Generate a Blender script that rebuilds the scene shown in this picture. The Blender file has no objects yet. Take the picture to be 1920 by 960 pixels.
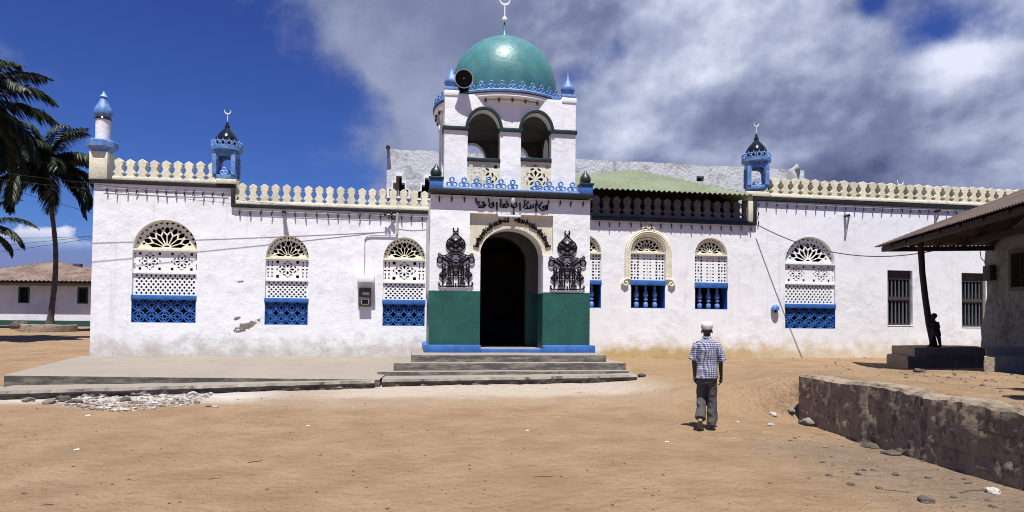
import bpy, bmesh, math, random
from mathutils import Vector, Matrix, noise
random.seed(7)
S = bpy.context.scene
COL = S.collection
R = math.radians
# ------------------------------------------------------------------ camera
EYE = Vector((0, 0, 1.72))
FPX = 1200.0; PPX = 960.0; PPY = 570.0
YAW = R(9.0); PITCH = math.atan(30/1200); ROLL = 0.0097
f0 = Vector((math.sin(YAW), math.cos(YAW), 0)); r0 = Vector((math.cos(YAW), -math.sin(YAW), 0)); z0 = Vector((0, 0, 1))
FW = f0*math.cos(PITCH) + z0*math.sin(PITCH)
UP0 = z0*math.cos(PITCH) - f0*math.sin(PITCH)
RT = r0*math.cos(ROLL) + UP0*math.sin(ROLL)
UP = UP0*math.cos(ROLL) - r0*math.sin(ROLL)
cd = bpy.data.cameras.new('camera'); cam = bpy.data.objects.new('camera', cd); COL.objects.link(cam)
cd.sensor_width = 36; cd.lens = 36*FPX/1920; cd.shift_y = (PPY-480)/1920
cd.clip_start = 0.1; cd.clip_end = 6000
M = Matrix((RT, UP, -FW)).transposed().to_4x4(); M.translation = EYE
cam.matrix_world = M
S.camera = cam
# ------------------------------------------------------------------ light
SUN_EL = R(70); SUN_AZ = R(7)                    # azimuth: degrees to the left of straight behind the camera
sd = Vector((-math.sin(SUN_AZ)*math.cos(SUN_EL), -math.cos(SUN_AZ)*math.cos(SUN_EL), math.sin(SUN_EL)))
sl = bpy.data.lights.new('sun', 'SUN'); sl.energy = 5.0; sl.angle = R(0.53); sl.color = (1, .975, .93)
so = bpy.data.objects.new('sun', sl); COL.objects.link(so)
so.rotation_euler = sd.to_track_quat('Z', 'Y').to_euler(); so.location = sd*60
S.view_settings.view_transform = 'Standard'; S.view_settings.look = 'None'
S.view_settings.exposure = 0.62; S.view_settings.gamma = 1.0; S.view_settings.use_curve_mapping = False
S.cycles.max_bounces = 6; S.cycles.filter_width = 1.0
# ------------------------------------------------------------------ node helpers
class NT:
    def __init__(s, tree): s.t = tree; s.n = tree.nodes; s.l = tree.links
    def new(s, typ, **kw):
        nd = s.n.new(typ)
        for k, v in kw.items(): setattr(nd, k, v)
        return nd
    def put(s, inp, v):
        if hasattr(v, 'is_output') or isinstance(v, bpy.types.NodeSocket): s.l.new(v, inp)
        else:
            if isinstance(v, (tuple, list)) and len(v) == 3 and inp.type == 'RGBA': v = (*v, 1)
            inp.default_value = v
    def math(s, op, a, b=0.0, c=0.0, clamp=False):
        nd = s.new('ShaderNodeMath', operation=op); nd.use_clamp = clamp
        s.put(nd.inputs[0], a); s.put(nd.inputs[1], b); s.put(nd.inputs[2], c); return nd.outputs[0]
    def sm(s, x, lo, hi):           # smoothstep 0..1
        nd = s.new('ShaderNodeMapRange', interpolation_type='SMOOTHSTEP'); s.put(nd.inputs[0], x)
        s.put(nd.inputs[1], lo); s.put(nd.inputs[2], hi); nd.inputs[3].default_value = 0; nd.inputs[4].default_value = 1
        return nd.outputs[0]
    def noise(s, vec, scale, detail=4, rough=.55, dist=0.0):
        nd = s.new('ShaderNodeTexNoise'); nd.inputs['Scale'].default_value = scale; nd.inputs['Detail'].default_value = detail
        nd.inputs['Roughness'].default_value = rough; nd.inputs['Distortion'].default_value = dist
        if vec is not None: s.l.new(vec, nd.inputs['Vector'])
        return nd.outputs['Fac']
    def voro(s, vec, scale, feature='F1'):
        nd = s.new('ShaderNodeTexVoronoi', feature=feature); nd.inputs['Scale'].default_value = scale
        if vec is not None: s.l.new(vec, nd.inputs['Vector'])
        return nd
    def mix(s, f, a, b, blend='MIX'):
        nd = s.new('ShaderNodeMix', data_type='RGBA', blend_type=blend)
        s.put(nd.inputs[0], f); s.put(nd.inputs[6], a); s.put(nd.inputs[7], b); return nd.outputs[2]
    def vmul(s, v, xyz):
        nd = s.new('ShaderNodeVectorMath', operation='MULTIPLY'); s.put(nd.inputs[0], v); nd.inputs[1].default_value = xyz; return nd.outputs[0]
    def sep(s, v):
        nd = s.new('ShaderNodeSeparateXYZ'); s.put(nd.inputs[0], v); return nd.outputs
    def comb(s, x, y, z):
        nd = s.new('ShaderNodeCombineXYZ'); s.put(nd.inputs[0], x); s.put(nd.inputs[1], y); s.put(nd.inputs[2], z); return nd.outputs[0]
# ------------------------------------------------------------------ sky
w = bpy.data.worlds.new('World'); S.world = w; w.use_nodes = True
k = NT(w.node_tree); k.n.clear()
out = k.new('ShaderNodeOutputWorld'); bg = k.new('ShaderNodeBackground'); bg.inputs[1].default_value = 0.1
k.l.new(bg.outputs[0], out.inputs[0])
sky = k.new('ShaderNodeTexSky', sky_type='NISHITA'); sky.sun_disc = False; sky.sun_elevation = SUN_EL
sky.sun_rotation = math.atan2(sd.x, sd.y); sky.air_density = 1.0; sky.dust_density = 0.2; sky.ozone_density = 3.0
tc = k.new('ShaderNodeTexCoord'); d = tc.outputs['Generated']
x, y, z = k.sep(d)
az = k.math('MULTIPLY', k.math('ARCTAN2', x, y), 180/math.pi); el = k.math('MULTIPLY', k.math('ARCSINE', z), 180/math.pi)
blue = k.mix(1.0, sky.outputs[0], (.175, .235, .56), 'MULTIPLY')
blue = k.mix(k.sm(el, -1, 30), k.mix(1.0, blue, (1.2, 1.42, 1.15), 'MULTIPLY'), blue)
def pix2ang(px, py):
    v = FW*FPX + RT*(px-PPX) + UP*(PPY-py); v.normalize()
    return math.degrees(math.atan2(v.x, v.y)), math.degrees(math.asin(v.z))
def blob(px, py, rx, ry, amp):      # rx, ry in pixels of the photograph -> degrees
    a0, e0 = pix2ang(px, py); s = math.degrees(1/FPX)
    da = k.math('DIVIDE', k.math('SUBTRACT', az, a0), rx*s); de = k.math('DIVIDE', k.math('SUBTRACT', el, e0), ry*s)
    q = k.math('ADD', k.math('MULTIPLY', da, da), k.math('MULTIPLY', de, de))
    return k.math('MULTIPLY', k.math('POWER', 2.718, k.math('MULTIPLY', q, -1.0)), amp)
def total(bl, base):
    acc = base
    for b in bl: acc = k.math('ADD', acc, blob(*b))
    return acc
u = k.comb(k.math('MULTIPLY', az, .95), k.math('ADD', k.math('MULTIPLY', el, 1.15), k.math('MULTIPLY', az, -.10)), 0.0)
n1 = k.noise(u, .072, 10, .60, .15); n2 = k.noise(u, .15, 9, .56, .1); n3 = k.noise(u, .028, 3, .5)
ramp = k.math('MULTIPLY', k.sm(k.math('ADD', az, k.math('MULTIPLY', el, .42)), -5.5, 10.5), 1.28)
bias = total([(870, 40, 260, 150, .50), (1062, 150, 60, 40, -.80), (1165, 92, 60, 36, -.66), (1330, 235, 220, 120, .4), (1850, 70, 120, 62, -1.05), (1750, 15, 70, 60, -.5),
              (1630, 5, 30, 34, -.8), (1790, 115, 55, 50, .55), (1870, 150, 60, 55, .5), (1910, 175, 40, 40, -.6), (700, 180, 120, 90, -.5)], ramp)
dens = k.math('ADD', k.math('ADD', bias, k.math('MULTIPLY', k.math('SUBTRACT', n1, .5), 1.9)), k.math('MULTIPLY', k.math('SUBTRACT', n2, .5), .7))
mask = k.math('MULTIPLY', k.sm(dens, .14, .86), k.sm(y, .05, .35))
bri = total([(1800, 105, 80, 55, .50), (1300, 55, 150, 80, .36), (1150, 205, 120, 65, .36), (1380, 295, 90, 25, .30), (1890, 230, 130, 55, .30), (1500, 150, 120, 70, .1),
             (1480, 200, 130, 70, -.18), (1280, 215, 70, 45, -.16), (1640, 320, 260, 45, -.34), (900, 60, 260, 90, -.10), (1160, 260, 60, 40, .12), (1700, 215, 160, 30, -.12)], .45)
def shifted(dx, dy):
    nd = k.new('ShaderNodeVectorMath', operation='ADD'); k.l.new(u, nd.inputs[0]); nd.inputs[1].default_value = (dx, dy, 0); return nd.outputs[0]
lit1 = k.math('SUBTRACT', k.noise(u, .10, 6, .50, .0), k.noise(shifted(-.9, 2.6), .10, 6, .50, .0)); lit2 = k.math('SUBTRACT', k.noise(u, .26, 8, .52, .0), k.noise(shifted(-.3, .8), .26, 8, .52, .0)); calm = k.sm(az, 2.0, 16.0)
bri = k.math('ADD', bri, k.math('ADD', k.math('MULTIPLY', calm, k.math('ADD', k.math('MULTIPLY', lit1, 1.35), k.math('MULTIPLY', lit2, .62))), k.math('MULTIPLY', k.math('SUBTRACT', n1, .5), .9)), clamp=True)
cr = k.new('ShaderNodeValToRGB'); k.l.new(bri, cr.inputs[0])
e = cr.color_ramp.elements; e[0].position = .0; e[0].color = (.62, .74, 1.55, 1); e[1].position = 1.0; e[1].color = (5.1, 5.4, 6.4, 1)
for p, c in ((.35, (1.38, 1.62, 2.65)), (.65, (2.8, 3.1, 4.25))):
    q = e.new(p); q.color = (*c, 1)
# cumulus bank low on the left, lavender murk under it
cum = total([(45, 452, 60, 24, .68), (112, 446, 42, 20, .66), (152, 462, 30, 10, .35), (-60, 465, 90, 26, .55), (75, 446, 30, 12, .22)], -.30)
cum = k.math('ADD', cum, k.math('ADD', k.math('MULTIPLY', k.math('SUBTRACT', n2, .5), .5), k.math('MULTIPLY', k.math('SUBTRACT', k.noise(u, .62, 7, .62, .2), .5), 1.9)))
cmask = k.math('MULTIPLY', k.sm(cum, .10, .20), k.sm(el, 4.6, 6.6))
low = k.math('MULTIPLY', k.sm(y, .0, .3), k.sm(k.math('ADD', el, k.math('MULTIPLY', n2, 2.2)), 7.6, 4.6))
col = k.mix(low, blue, (1.35, 1.6, 3.2))
col = k.mix(cmask, col, k.mix(k.sm(cum, .12, .55), (2.6, 2.9, 4.6), (5.4, 5.6, 6.2)))
col = k.mix(mask, col, cr.outputs[0])
k.put(bg.inputs[0], col)
# ------------------------------------------------------------------ materials
MATS = {}
def mat(name, base, rough=.6, var=.0, vscale=6., bump=0., bscale=40., metal=0., spec=.5, fn=None):
    m = bpy.data.materials.new(name); m.use_nodes = True; t = NT(m.node_tree); b = t.n['Principled BSDF']
    b.inputs['Roughness'].default_value = rough; b.inputs['Metallic'].default_value = metal; b.inputs['Specular IOR Level'].default_value = spec
    g = t.new('ShaderNodeNewGeometry'); p = g.outputs['Position']
    c = (*base, 1)
    if var:
        nz = t.noise(p, vscale, 6, .62)
        c = t.mix(t.sm(nz, .3, .72), tuple(q*(1-var) for q in base), tuple(min(1, q*(1+var*.45)) for q in base))
    h = None
    if bump: h = t.noise(p, bscale, 5, .6)
    if fn:
        r_ = fn(t, p, c, h, b)
        c = r_[0]; h = r_[1] if r_[1] is not None else h
    t.put(b.inputs['Base Color'], c)
    if h is not None and bump:
        bn = t.new('ShaderNodeBump'); bn.inputs['Strength'].default_value = 1.0; bn.inputs['Distance'].default_value = bump
        t.l.new(h, bn.inputs['Height']); t.l.new(bn.outputs[0], b.inputs['Normal'])
    MATS[name] = m; return m
def plaster(gz, dirt=1.0, peel=None):
    def fn(t, p, c, h, b):
        X, Y, Z = t.sep(p)
        big = t.noise(p, .55, 5, .6); mid = t.noise(p, 2.6, 7, .65); fine = t.noise(p, 14, 6, .65)
        c = t.mix(t.sm(mid, .45, .82), (.780, .780, .790), (.64, .645, .655))
        c = t.mix(t.math('MULTIPLY', t.sm(big, .55, .78), .30), c, (.52, .515, .53))
        # streaks running down from the cornices
        st = t.noise(t.comb(t.math('MULTIPLY', X, 7.0), t.math('MULTIPLY', Y, 7.0), t.math('MULTIPLY', Z, .35)), 1.0, 5, .6)
        c = t.mix(t.math('MULTIPLY', t.sm(st, .56, .78), .42*dirt), c, (.47, .45, .42))
        # splash dirt by the ground: grey flecks, ochre tide
        hz = t.math('SUBTRACT', Z, gz)
        left = t.sm(X, 2.0, 4.5)
        g1 = t.math('ADD', t.sm(hz, 1.25, .0), t.math('MULTIPLY', t.math('SUBTRACT', mid, .5), 1.3))
        c = t.mix(t.math('MULTIPLY', t.sm(g1, .45, 1.15), .85*dirt), c, t.mix(left, (.44, .40, .335), (.60, .50, .33)))
        g2 = t.math('ADD', t.sm(hz, .62, -.02), t.math('MULTIPLY', t.math('SUBTRACT', t.noise(p, 1.3, 6, .65), .5), 1.3))
        fade = t.math('MULTIPLY', t.sm(X, 4.0, 6.0), t.sm(X, 15.5, 9.0))
        c = t.mix(t.math('MULTIPLY', t.math('MULTIPLY', t.sm(g2, .38, .95), fade), .9*dirt), c, (.46, .32, .13))
        fl = t.math('MULTIPLY', t.sm(fine, .60, .68), t.sm(g1, .5, 1.1))
        c = t.mix(t.math('MULTIPLY', fl, .8*dirt), c, (.20, .18, .15))
        sp = t.math('MULTIPLY', t.sm(t.noise(p, 9, 4, .7), .70, .75), .35)
        c = t.mix(sp, c, (.42, .36, .30))
        rgh = t.math('ADD', .25, t.math('MULTIPLY', t.sm(t.math('ADD', big, t.math('MULTIPLY', left, -.12)), .36, .62), .9))
        hh = t.math('ADD', t.math('MULTIPLY', big, 2.2), t.math('MULTIPLY', rgh, t.math('ADD', t.math('MULTIPLY', mid, .8), t.math('ADD', t.math('MULTIPLY', fine, .32), t.math('MULTIPLY', t.noise(p, 45, 3, .6), .08)))))
        for (px_, pz_, rx_, rz_, sl_) in (peel or ()):
            dx = t.math('DIVIDE', t.math('SUBTRACT', X, px_), rx_); dz = t.math('DIVIDE', t.math('SUBTRACT', t.math('SUBTRACT', Z, pz_), t.math('MULTIPLY', t.math('SUBTRACT', X, px_), sl_)), rz_)
            q = t.math('SQRT', t.math('ADD', t.math('MULTIPLY', dx, dx), t.math('MULTIPLY', dz, dz)))
            q = t.math('ADD', q, t.math('MULTIPLY', t.math('SUBTRACT', t.noise(p, 6.5, 5, .7), .5), 2.6))
            pm = t.sm(q, .74, .64)
            c = t.mix(pm, c, t.mix(t.sm(fine, .4, .6), (.13, .10, .09), (.24, .20, .18)))
            hh = t.math('SUBTRACT', hh, t.math('MULTIPLY', pm, .5))
        return c, hh
    return fn
def weather(amount, dark, scale=1.2):
    def fn(t, p, c, h, b):
        a = t.noise(p, scale, 8, .68); f = t.noise(p, scale*8, 5, .7)
        m_ = t.math('ADD', a, t.math('MULTIPLY', t.math('SUBTRACT', f, .5), .45))
        return t.mix(t.math('MULTIPLY', t.sm(m_, .46, .66), amount), c, dark), None
    return fn
def conc(t, p, c, h, b):
    a = t.noise(p, 1.1, 7, .65); f = t.noise(p, 11, 6, .7); v = t.noise(t.vmul(p, (9, 9, 1.6)), 1, 5, .6)
    c = t.mix(t.sm(a, .35, .7), (.225, .198, .168), (.125, .110, .095))
    c = t.mix(t.math('MULTIPLY', t.sm(v, .52, .7), .45), c, (.12, .10, .085))
    c = t.mix(t.math('MULTIPLY', t.sm(f, .58, .7), .6), c, (.07, .062, .055))
    c = t.mix(t.math('MULTIPLY', t.sm(t.noise(p, 2.3, 6, .7), .54, .68), .55), c, (.120, .070, .042))
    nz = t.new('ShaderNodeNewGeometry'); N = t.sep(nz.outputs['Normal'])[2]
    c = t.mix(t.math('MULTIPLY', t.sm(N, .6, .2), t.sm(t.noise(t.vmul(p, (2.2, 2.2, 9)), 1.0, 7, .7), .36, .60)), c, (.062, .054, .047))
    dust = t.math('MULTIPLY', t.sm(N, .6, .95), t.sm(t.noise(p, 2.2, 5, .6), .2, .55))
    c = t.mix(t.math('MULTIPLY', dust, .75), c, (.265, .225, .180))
    return c, t.math('ADD', f, t.math('MULTIPLY', a, .6))
def oldwall(t, p, c, h, b):
    X, Y, Z = t.sep(p)
    a = t.noise(p, 1.7, 8, .68, .4); f = t.noise(p, 10, 7, .72); v = t.noise(t.vmul(p, (10, 10, 1.1)), 1, 6, .65)
    c = t.mix(t.sm(a, .34, .68), (.330, .258, .180), (.200, .152, .104))
    c = t.mix(t.math('MULTIPLY', t.sm(v, .52, .74), .45), c, (.32, .27, .205))
    c = t.mix(t.math('MULTIPLY', t.sm(t.noise(t.vmul(p, (4.5, 4.5, 1.6)), 1.0, 7, .72), .53, .66), .8), c, (.062, .052, .046))
    c = t.mix(t.math('MULTIPLY', t.sm(f, .53, .64), .75), c, (.06, .052, .047))
    c = t.mix(t.math('MULTIPLY', t.sm(t.noise(p, 22, 5, .72), .62, .68), .75), c, (.42, .39, .36))
    # joints of the coral blocks where the render has gone
    br = t.new('ShaderNodeTexBrick'); br.offset = .5
    along = t.math('ADD', t.math('MULTIPLY', Y, -1.0), t.math('MULTIPLY', t.noise(p, 1.5, 3, .5), .16))
    t.put(br.inputs['Vector'], t.comb(along, t.math('ADD', Z, t.math('MULTIPLY', t.noise(p, 2.3, 3, .5), .1)), 0.0))
    br.inputs['Scale'].default_value = 1.0; br.inputs['Brick Width'].default_value = .62; br.inputs['Row Height'].default_value = .30
    br.inputs['Mortar Size'].default_value = .014; br.inputs['Mortar Smooth'].default_value = .6
    jm = t.math('MULTIPLY', br.outputs['Fac'], t.math('MULTIPLY', t.sm(a, .40, .56), t.sm(Y, 9.7, 8.2)))
    c = t.mix(t.math('MULTIPLY', jm, .25), c, (.05, .043, .04))
    hh = t.math('ADD', t.math('ADD', f, t.math('MULTIPLY', a, .8)), t.math('MULTIPLY', jm, -.2))
    return c, hh
def ledge(t, p, c, h, b):
    c2, h2 = oldwall(t, p, c, h, b)
    return t.mix(.5, c2, (.42, .34, .25)), h2
def rusty(dark, mid_, light):
    def fn(t, p, c, h, b):
        a = t.noise(p, .8, 6, .65); f = t.noise(p, 5, 6, .7)
        X, Y, Z = t.sep(p)
        c = t.mix(t.sm(a, .36, .62), dark, mid_)
        c = t.mix(t.math('MULTIPLY', t.sm(f, .5, .68), .7), c, light)
        return c, f
    return fn
def sand(t, p, c, h, b):
    X, Y, Z = t.sep(p)
    big = t.noise(p, .22, 5, .6); mid = t.noise(p, 1.1, 7, .62); fine = t.noise(p, 9, 6, .68); grit = t.noise(p, 60, 3, .7)
    c = t.mix(t.sm(mid, .3, .72), (.248, .160, .091), (.340, .232, .140))
    c = t.mix(t.math('MULTIPLY', t.sm(big, .42, .68), .5), c, (.300, .196, .106))
    c = t.mix(t.math('MULTIPLY', t.sm(grit, .58, .74), .34), c, (.095, .062, .038))
    c = t.mix(t.math('MULTIPLY', t.sm(fine, .57, .74), .45), c, (.115, .076, .046))
    # pale lime dust spilled in front of the steps and the kerb
    wob = t.math('MULTIPLY', t.math('SUBTRACT', t.noise(p, .9, 5, .6), .5), 1.6)
    def band(x0_, x1_, y0_, y1_, s):
        my = t.math('MULTIPLY', t.sm(t.math('ADD', Y, wob), y0_, y0_+.9), t.sm(Y, y1_+.3, y1_))
        mx = t.math('MULTIPLY', t.sm(X, x0_-1.0, x0_+.8), t.sm(X, x1_+1.2, x1_-.6))
        return t.math('MULTIPLY', t.math('MULTIPLY', mx, my), s)
    c = t.mix(band(-8.6, -2.8, 12.4, 14.6, .85), c, (.54, .50, .46))
    c = t.mix(band(-1.8, 5.0, 12.7, 15.2, .9), c, (.52, .46, .40))
    c = t.mix(band(-2.6, 5.5, 11.6, 15.2, .45), c, (.36, .28, .20))
    # grey littered soil at the foot of the retaining wall
    gm = t.math('MULTIPLY', t.sm(t.math('ADD', X, wob), 3.9, 5.6), t.sm(t.math('ADD', Y, wob), 9.6, 7.6))
    gm = t.math('MULTIPLY', gm, t.sm(Z, .5, .3))
    c = t.mix(t.math('MULTIPLY', gm, .5), c, t.mix(t.sm(fine, .35, .75), (.10, .085, .072), (.20, .17, .135)))
    lump = t.noise(p, 3.6, 5, .62)
    vd = t.voro(t.vmul(p, (2.6, 1.9, .3)), 1.0).outputs['Distance']; dent = t.math('MULTIPLY', t.sm(vd, .26, .10), t.sm(t.noise(p, .5, 3, .5), .46, .56))
    lump = t.math('SUBTRACT', lump, t.math('MULTIPLY', dent, .22))
    hh = t.math('ADD', t.math('MULTIPLY', lump, 1.5), t.math('ADD', t.math('MULTIPLY', fine, .75), t.math('MULTIPLY', grit, .16)))
    return c, hh
def PY(px, py, Y):
    v = FW*FPX + RT*(px-PPX) + UP*(PPY-py); return EYE + v*(Y/v.y)
def PD(px, py, dep):
    v = FW*FPX + RT*(px-PPX) + UP*(PPY-py); return EYE + v*(dep/FPX)
YW = 19.5; YP = 17.0; YT = 17.45
def wx(px, Y=YW, py=540): return PY(px, py, Y).x
def wz(px, py, Y=YW): return PY(px, py, Y).z
def castvar(t, p, c, h, b):
    oi = t.new('ShaderNodeObjectInfo'); r_ = t.math('ADD', .84, t.math('MULTIPLY', oi.outputs['Random'], .24))
    c = t.mix(1.0, c, t.comb(r_, r_, r_), 'MULTIPLY')
    a = t.noise(p, 3.2, 8, .7); f = t.noise(t.vmul(p, (14, 14, 2)), 1, 5, .65)
    c = t.mix(t.math('MULTIPLY', t.sm(a, .50, .66), .35), c, (.36, .31, .21))
    return t.mix(t.math('MULTIPLY', t.sm(f, .58, .72), .35), c, (.26, .23, .17)), None
mat('white_plaster', (.8, .8, .8), .85, bump=.015, fn=plaster(.6, 1.0, [(wx(462), wz(462, 612), .50, .15, .42), (wx(447), wz(447, 597), .12, .06, .3), (wx(452), wz(452, 528), .14, .04, .1)]))
mat('tower_plaster', (.8, .8, .8), .85, bump=.02, fn=plaster(-9, .7))
mat('hall_plaster', (.56, .56, .57), .9, bump=.03, bscale=8, fn=weather(.6, (.16, .16, .165), .45))
mat('shaded_cream', (.13, .122, .12), .9, var=.3, vscale=3, bump=.01, bscale=16)  # cream parapet paint with the shade of the eave put into the colour
mat('shaded_plaster', (.105, .10, .10), .9, var=.2, vscale=3, bump=.02, bscale=8)  # white plaster with the indoor shade darkened into its base colour
mat('cream_paint', (.72, .675, .515), .7, var=.12, vscale=5, bump=.01, bscale=18, fn=castvar)
mat('pale_cream', (.74, .70, .55), .7, var=.08, vscale=6, bump=.006, bscale=20)
mat('white_paint', (.80, .80, .78), .7, var=.06, vscale=7, bump=.006, bscale=20)
mat('blue_paint', (.030, .125, .40), .5, var=.25, vscale=6, bump=.006, bscale=22)
mat('light_blue_paint', (.085, .20, .46), .5, var=.3, vscale=9, bump=.008, bscale=20, fn=weather(.55, (.30, .42, .70), 5))
mat('pale_blue_paint', (.20, .36, .68), .5, var=.25, vscale=9, bump=.005, bscale=20)
mat('dark_trim', (.012, .014, .015), .45, var=.4, vscale=5, bump=.006, bscale=20)
mat('dark_green_trim', (.012, .030, .026), .4, var=.3, vscale=6, bump=.006, bscale=20)
mat('dado_green', (.014, .092, .070), .45, var=.22, vscale=2.2, bump=.006, bscale=14, fn=weather(.5, (.012, .05, .038), 1.6))
mat('plinth_blue', (.040, .140, .42), .5, var=.25, vscale=4, bump=.006, bscale=20)
mat('dome_green', (.062, .198, .200), .40, var=.2, vscale=2.5, bump=.010, bscale=7, spec=.35, fn=weather(.22, (.14, .25, .245), 2.2))
mat('black_gloss', (.010, .013, .017), .16, bump=.003, bscale=16)
mat('black_iron', (.004, .004, .004), .85, spec=.15)
mat('white_metal', (.75, .76, .77), .4)
mat('wire_black', (.012, .012, .013), .6)
mat('pale_pipe', (.42, .42, .42), .7, var=.2)
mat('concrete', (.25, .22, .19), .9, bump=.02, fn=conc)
mat('old_wall', (.2, .18, .16), .95, bump=.045, fn=oldwall)
mat('ledge_stone', (.3, .25, .2), .95, bump=.045, fn=ledge)
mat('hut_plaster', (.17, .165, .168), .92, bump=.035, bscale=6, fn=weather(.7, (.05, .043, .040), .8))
mat('rust_tin', (.16, .09, .06), .75, bump=.01, bscale=20, fn=rusty((.040, .024, .019), (.075, .046, .036), (.12, .078, .060)))
mat('rust_tin_light', (.3, .2, .15), .75, bump=.01, bscale=20, fn=rusty((.10, .062, .046), (.20, .145, .112), (.135, .080, .057)))
mat('green_tin', (.22, .30, .17), .55, bump=.006, bscale=20, fn=rusty((.155, .185, .110), (.20, .23, .145), (.25, .27, .19)))
mat('dark_wood', (.022, .015, .012), .8, var=.4, vscale=9, bump=.01, bscale=30)
mat('wood_shutter', (.055, .042, .038), .75, var=.35, vscale=12, bump=.006, bscale=30)
mat('grey_iron', (.10, .11, .13), .6)
mat('sand', (.3, .2, .12), .95, bump=.10, fn=sand, spec=.2)
mat('stone', (.20, .170, .142), .95, var=.45, vscale=7, bump=.03, bscale=14)
mat('pale_stone', (.40, .37, .335), .95, var=.4, vscale=6, bump=.03, bscale=14)
mat('dark_stone', (.088, .068, .053), .95, var=.4, vscale=7, bump=.03, bscale=14)
mat('litter', (.12, .09, .07), .95, var=.5, vscale=20)
mat('white_litter', (.6, .6, .6), .8, var=.3)
mat('palm_leaf', (.018, .029, .010), .5, var=.5, vscale=1.6, spec=.3)
mat('palm_leaf_dry', (.22, .19, .07), .55, var=.4, vscale=2)
mat('palm_bark', (.085, .07, .058), .95, var=.5, vscale=6, bump=.05, bscale=9)
mat('skin', (.030, .017, .012), .5)
mat('child_dark', (.010, .009, .010), .8)
mat('cap_white', (.62, .62, .66), .8, var=.25, vscale=30, bump=.004, bscale=60)
mat('trousers', (.070, .066, .068), .9, var=.25, vscale=9, bump=.03, bscale=9)
mat('leather', (.07, .045, .032), .6)
mat('sole', (.16, .12, .09), .8)
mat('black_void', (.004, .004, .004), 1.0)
mat('green_band', (.012, .07, .05), .6, var=.2)
mat('bg_white', (.66, .67, .70), .9, var=.12, vscale=1.5, bump=.01, bscale=8)
def check_fn(t, p, c, h, b):
    tcn = t.new('ShaderNodeTexCoord'); X, Y, Z = t.sep(tcn.outputs['Object'])
    fx = t.math('FRACT', t.math('MULTIPLY', t.math('ADD', X, t.math('MULTIPLY', Y, .6)), 31.0)); fz = t.math('FRACT', t.math('MULTIPLY', Z, 30.0))
    a = t.sm(t.math('ABSOLUTE', t.math('SUBTRACT', fx, .5)), .32, .24); b2 = t.sm(t.math('ABSOLUTE', t.math('SUBTRACT', fz, .5)), .32, .24)
    s_ = t.math('MULTIPLY', t.math('ADD', a, b2), .5)
    return t.mix(s_, (.45, .46, .54), (.045, .048, .12)), t.noise(p, 7, 5, .6)
mat('checked_cloth', (.5, .5, .6), .9, bump=.03, fn=check_fn)

# ------------------------------------------------------------------ object helpers
W = {}
def props(o, label=None, cat=None, group=None, kind=None):
    if label: o['label'] = label
    if cat: o['category'] = cat
    if group: o['group'] = group
    if kind: o['kind'] = kind
    return o
def thing(name, label, cat, loc, group=None):
    o = bpy.data.objects.new(name, None); COL.objects.link(o); o.location = loc; o.empty_display_size = .2
    W[o] = Vector(loc); return props(o, label, cat, group)
def part(name, me, m, parent=None, origin=None, smooth=35, lab=None):
    """me: mesh in world coordinates (origin None) or local to `origin`."""
    off = W[parent] if parent else Vector((0, 0, 0))
    if isinstance(me, bmesh.types.BMesh):
        bm = me; bmesh.ops.recalc_face_normals(bm, faces=bm.faces)
        me = bpy.data.meshes.new(name); bm.to_mesh(me); bm.free()
    me.name = name
    if smooth:
        me.polygons.foreach_set('use_smooth', [True]*len(me.polygons)); me.set_sharp_from_angle(angle=R(smooth))
    o = bpy.data.objects.new(name, me); COL.objects.link(o)
    if origin is None:
        if parent: me.transform(Matrix.Translation(-off)); W[o] = off.copy()
        else: W[o] = Vector((0, 0, 0))
        o.location = (0, 0, 0)
    else:
        origin = Vector(origin); o.location = origin-off; W[o] = origin
    o.parent = parent
    me.materials.clear(); me.materials.append(MATS[m] if isinstance(m, str) else m)
    if lab: o['label'] = lab
    return o
def top(name, me, m, label, cat, origin=None, group=None, smooth=35):
    return props(part(name, me, m, None, origin, smooth), label, cat, group)
def struct(name, me, m, kind='structure', smooth=35):
    return props(part(name, me, m, None, None, smooth), kind=kind)
def inst(proto, parent, origin, scale=None, rz=0):
    o = proto.copy(); COL.objects.link(o); o.parent = parent; off = W[parent] if parent else Vector((0, 0, 0))
    o.location = Vector(origin)-off; W[o] = Vector(origin)
    if scale: o.scale = scale
    if rz: o.rotation_euler.z = rz
    return o
def plate(outer, holes=(), t=.1, bev=0.0, y=0.0):
    """closed outline (u,v) with holes -> solid plate standing in XZ, centred on Y=y"""
    cu = bpy.data.curves.new('outline', 'CURVE'); cu.dimensions = '2D'; cu.fill_mode = 'BOTH'; cu.extrude = t/2-bev
    cu.bevel_depth = bev; cu.offset = -bev; cu.bevel_resolution = 1
    for poly in [outer, *holes]:
        s_ = cu.splines.new('POLY'); s_.points.add(len(poly)-1); s_.use_cyclic_u = True
        for q, (a, b) in zip(s_.points, poly): q.co = (a, b, 0, 1)
    ob = bpy.data.objects.new('outline', cu); me = bpy.data.meshes.new_from_object(ob)
    bpy.data.objects.remove(ob); bpy.data.curves.remove(cu)
    me.transform(Matrix(((1, 0, 0, 0), (0, 0, -1, y), (0, 1, 0, 0), (0, 0, 0, 1))))
    return me
def to_bm(*mes):
    bm = bmesh.new()
    for me in mes: bm.from_mesh(me); bpy.data.meshes.remove(me)
    return bm
def xform(bm, M_): bmesh.ops.transform(bm, matrix=M_, verts=bm.verts); return bm
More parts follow.
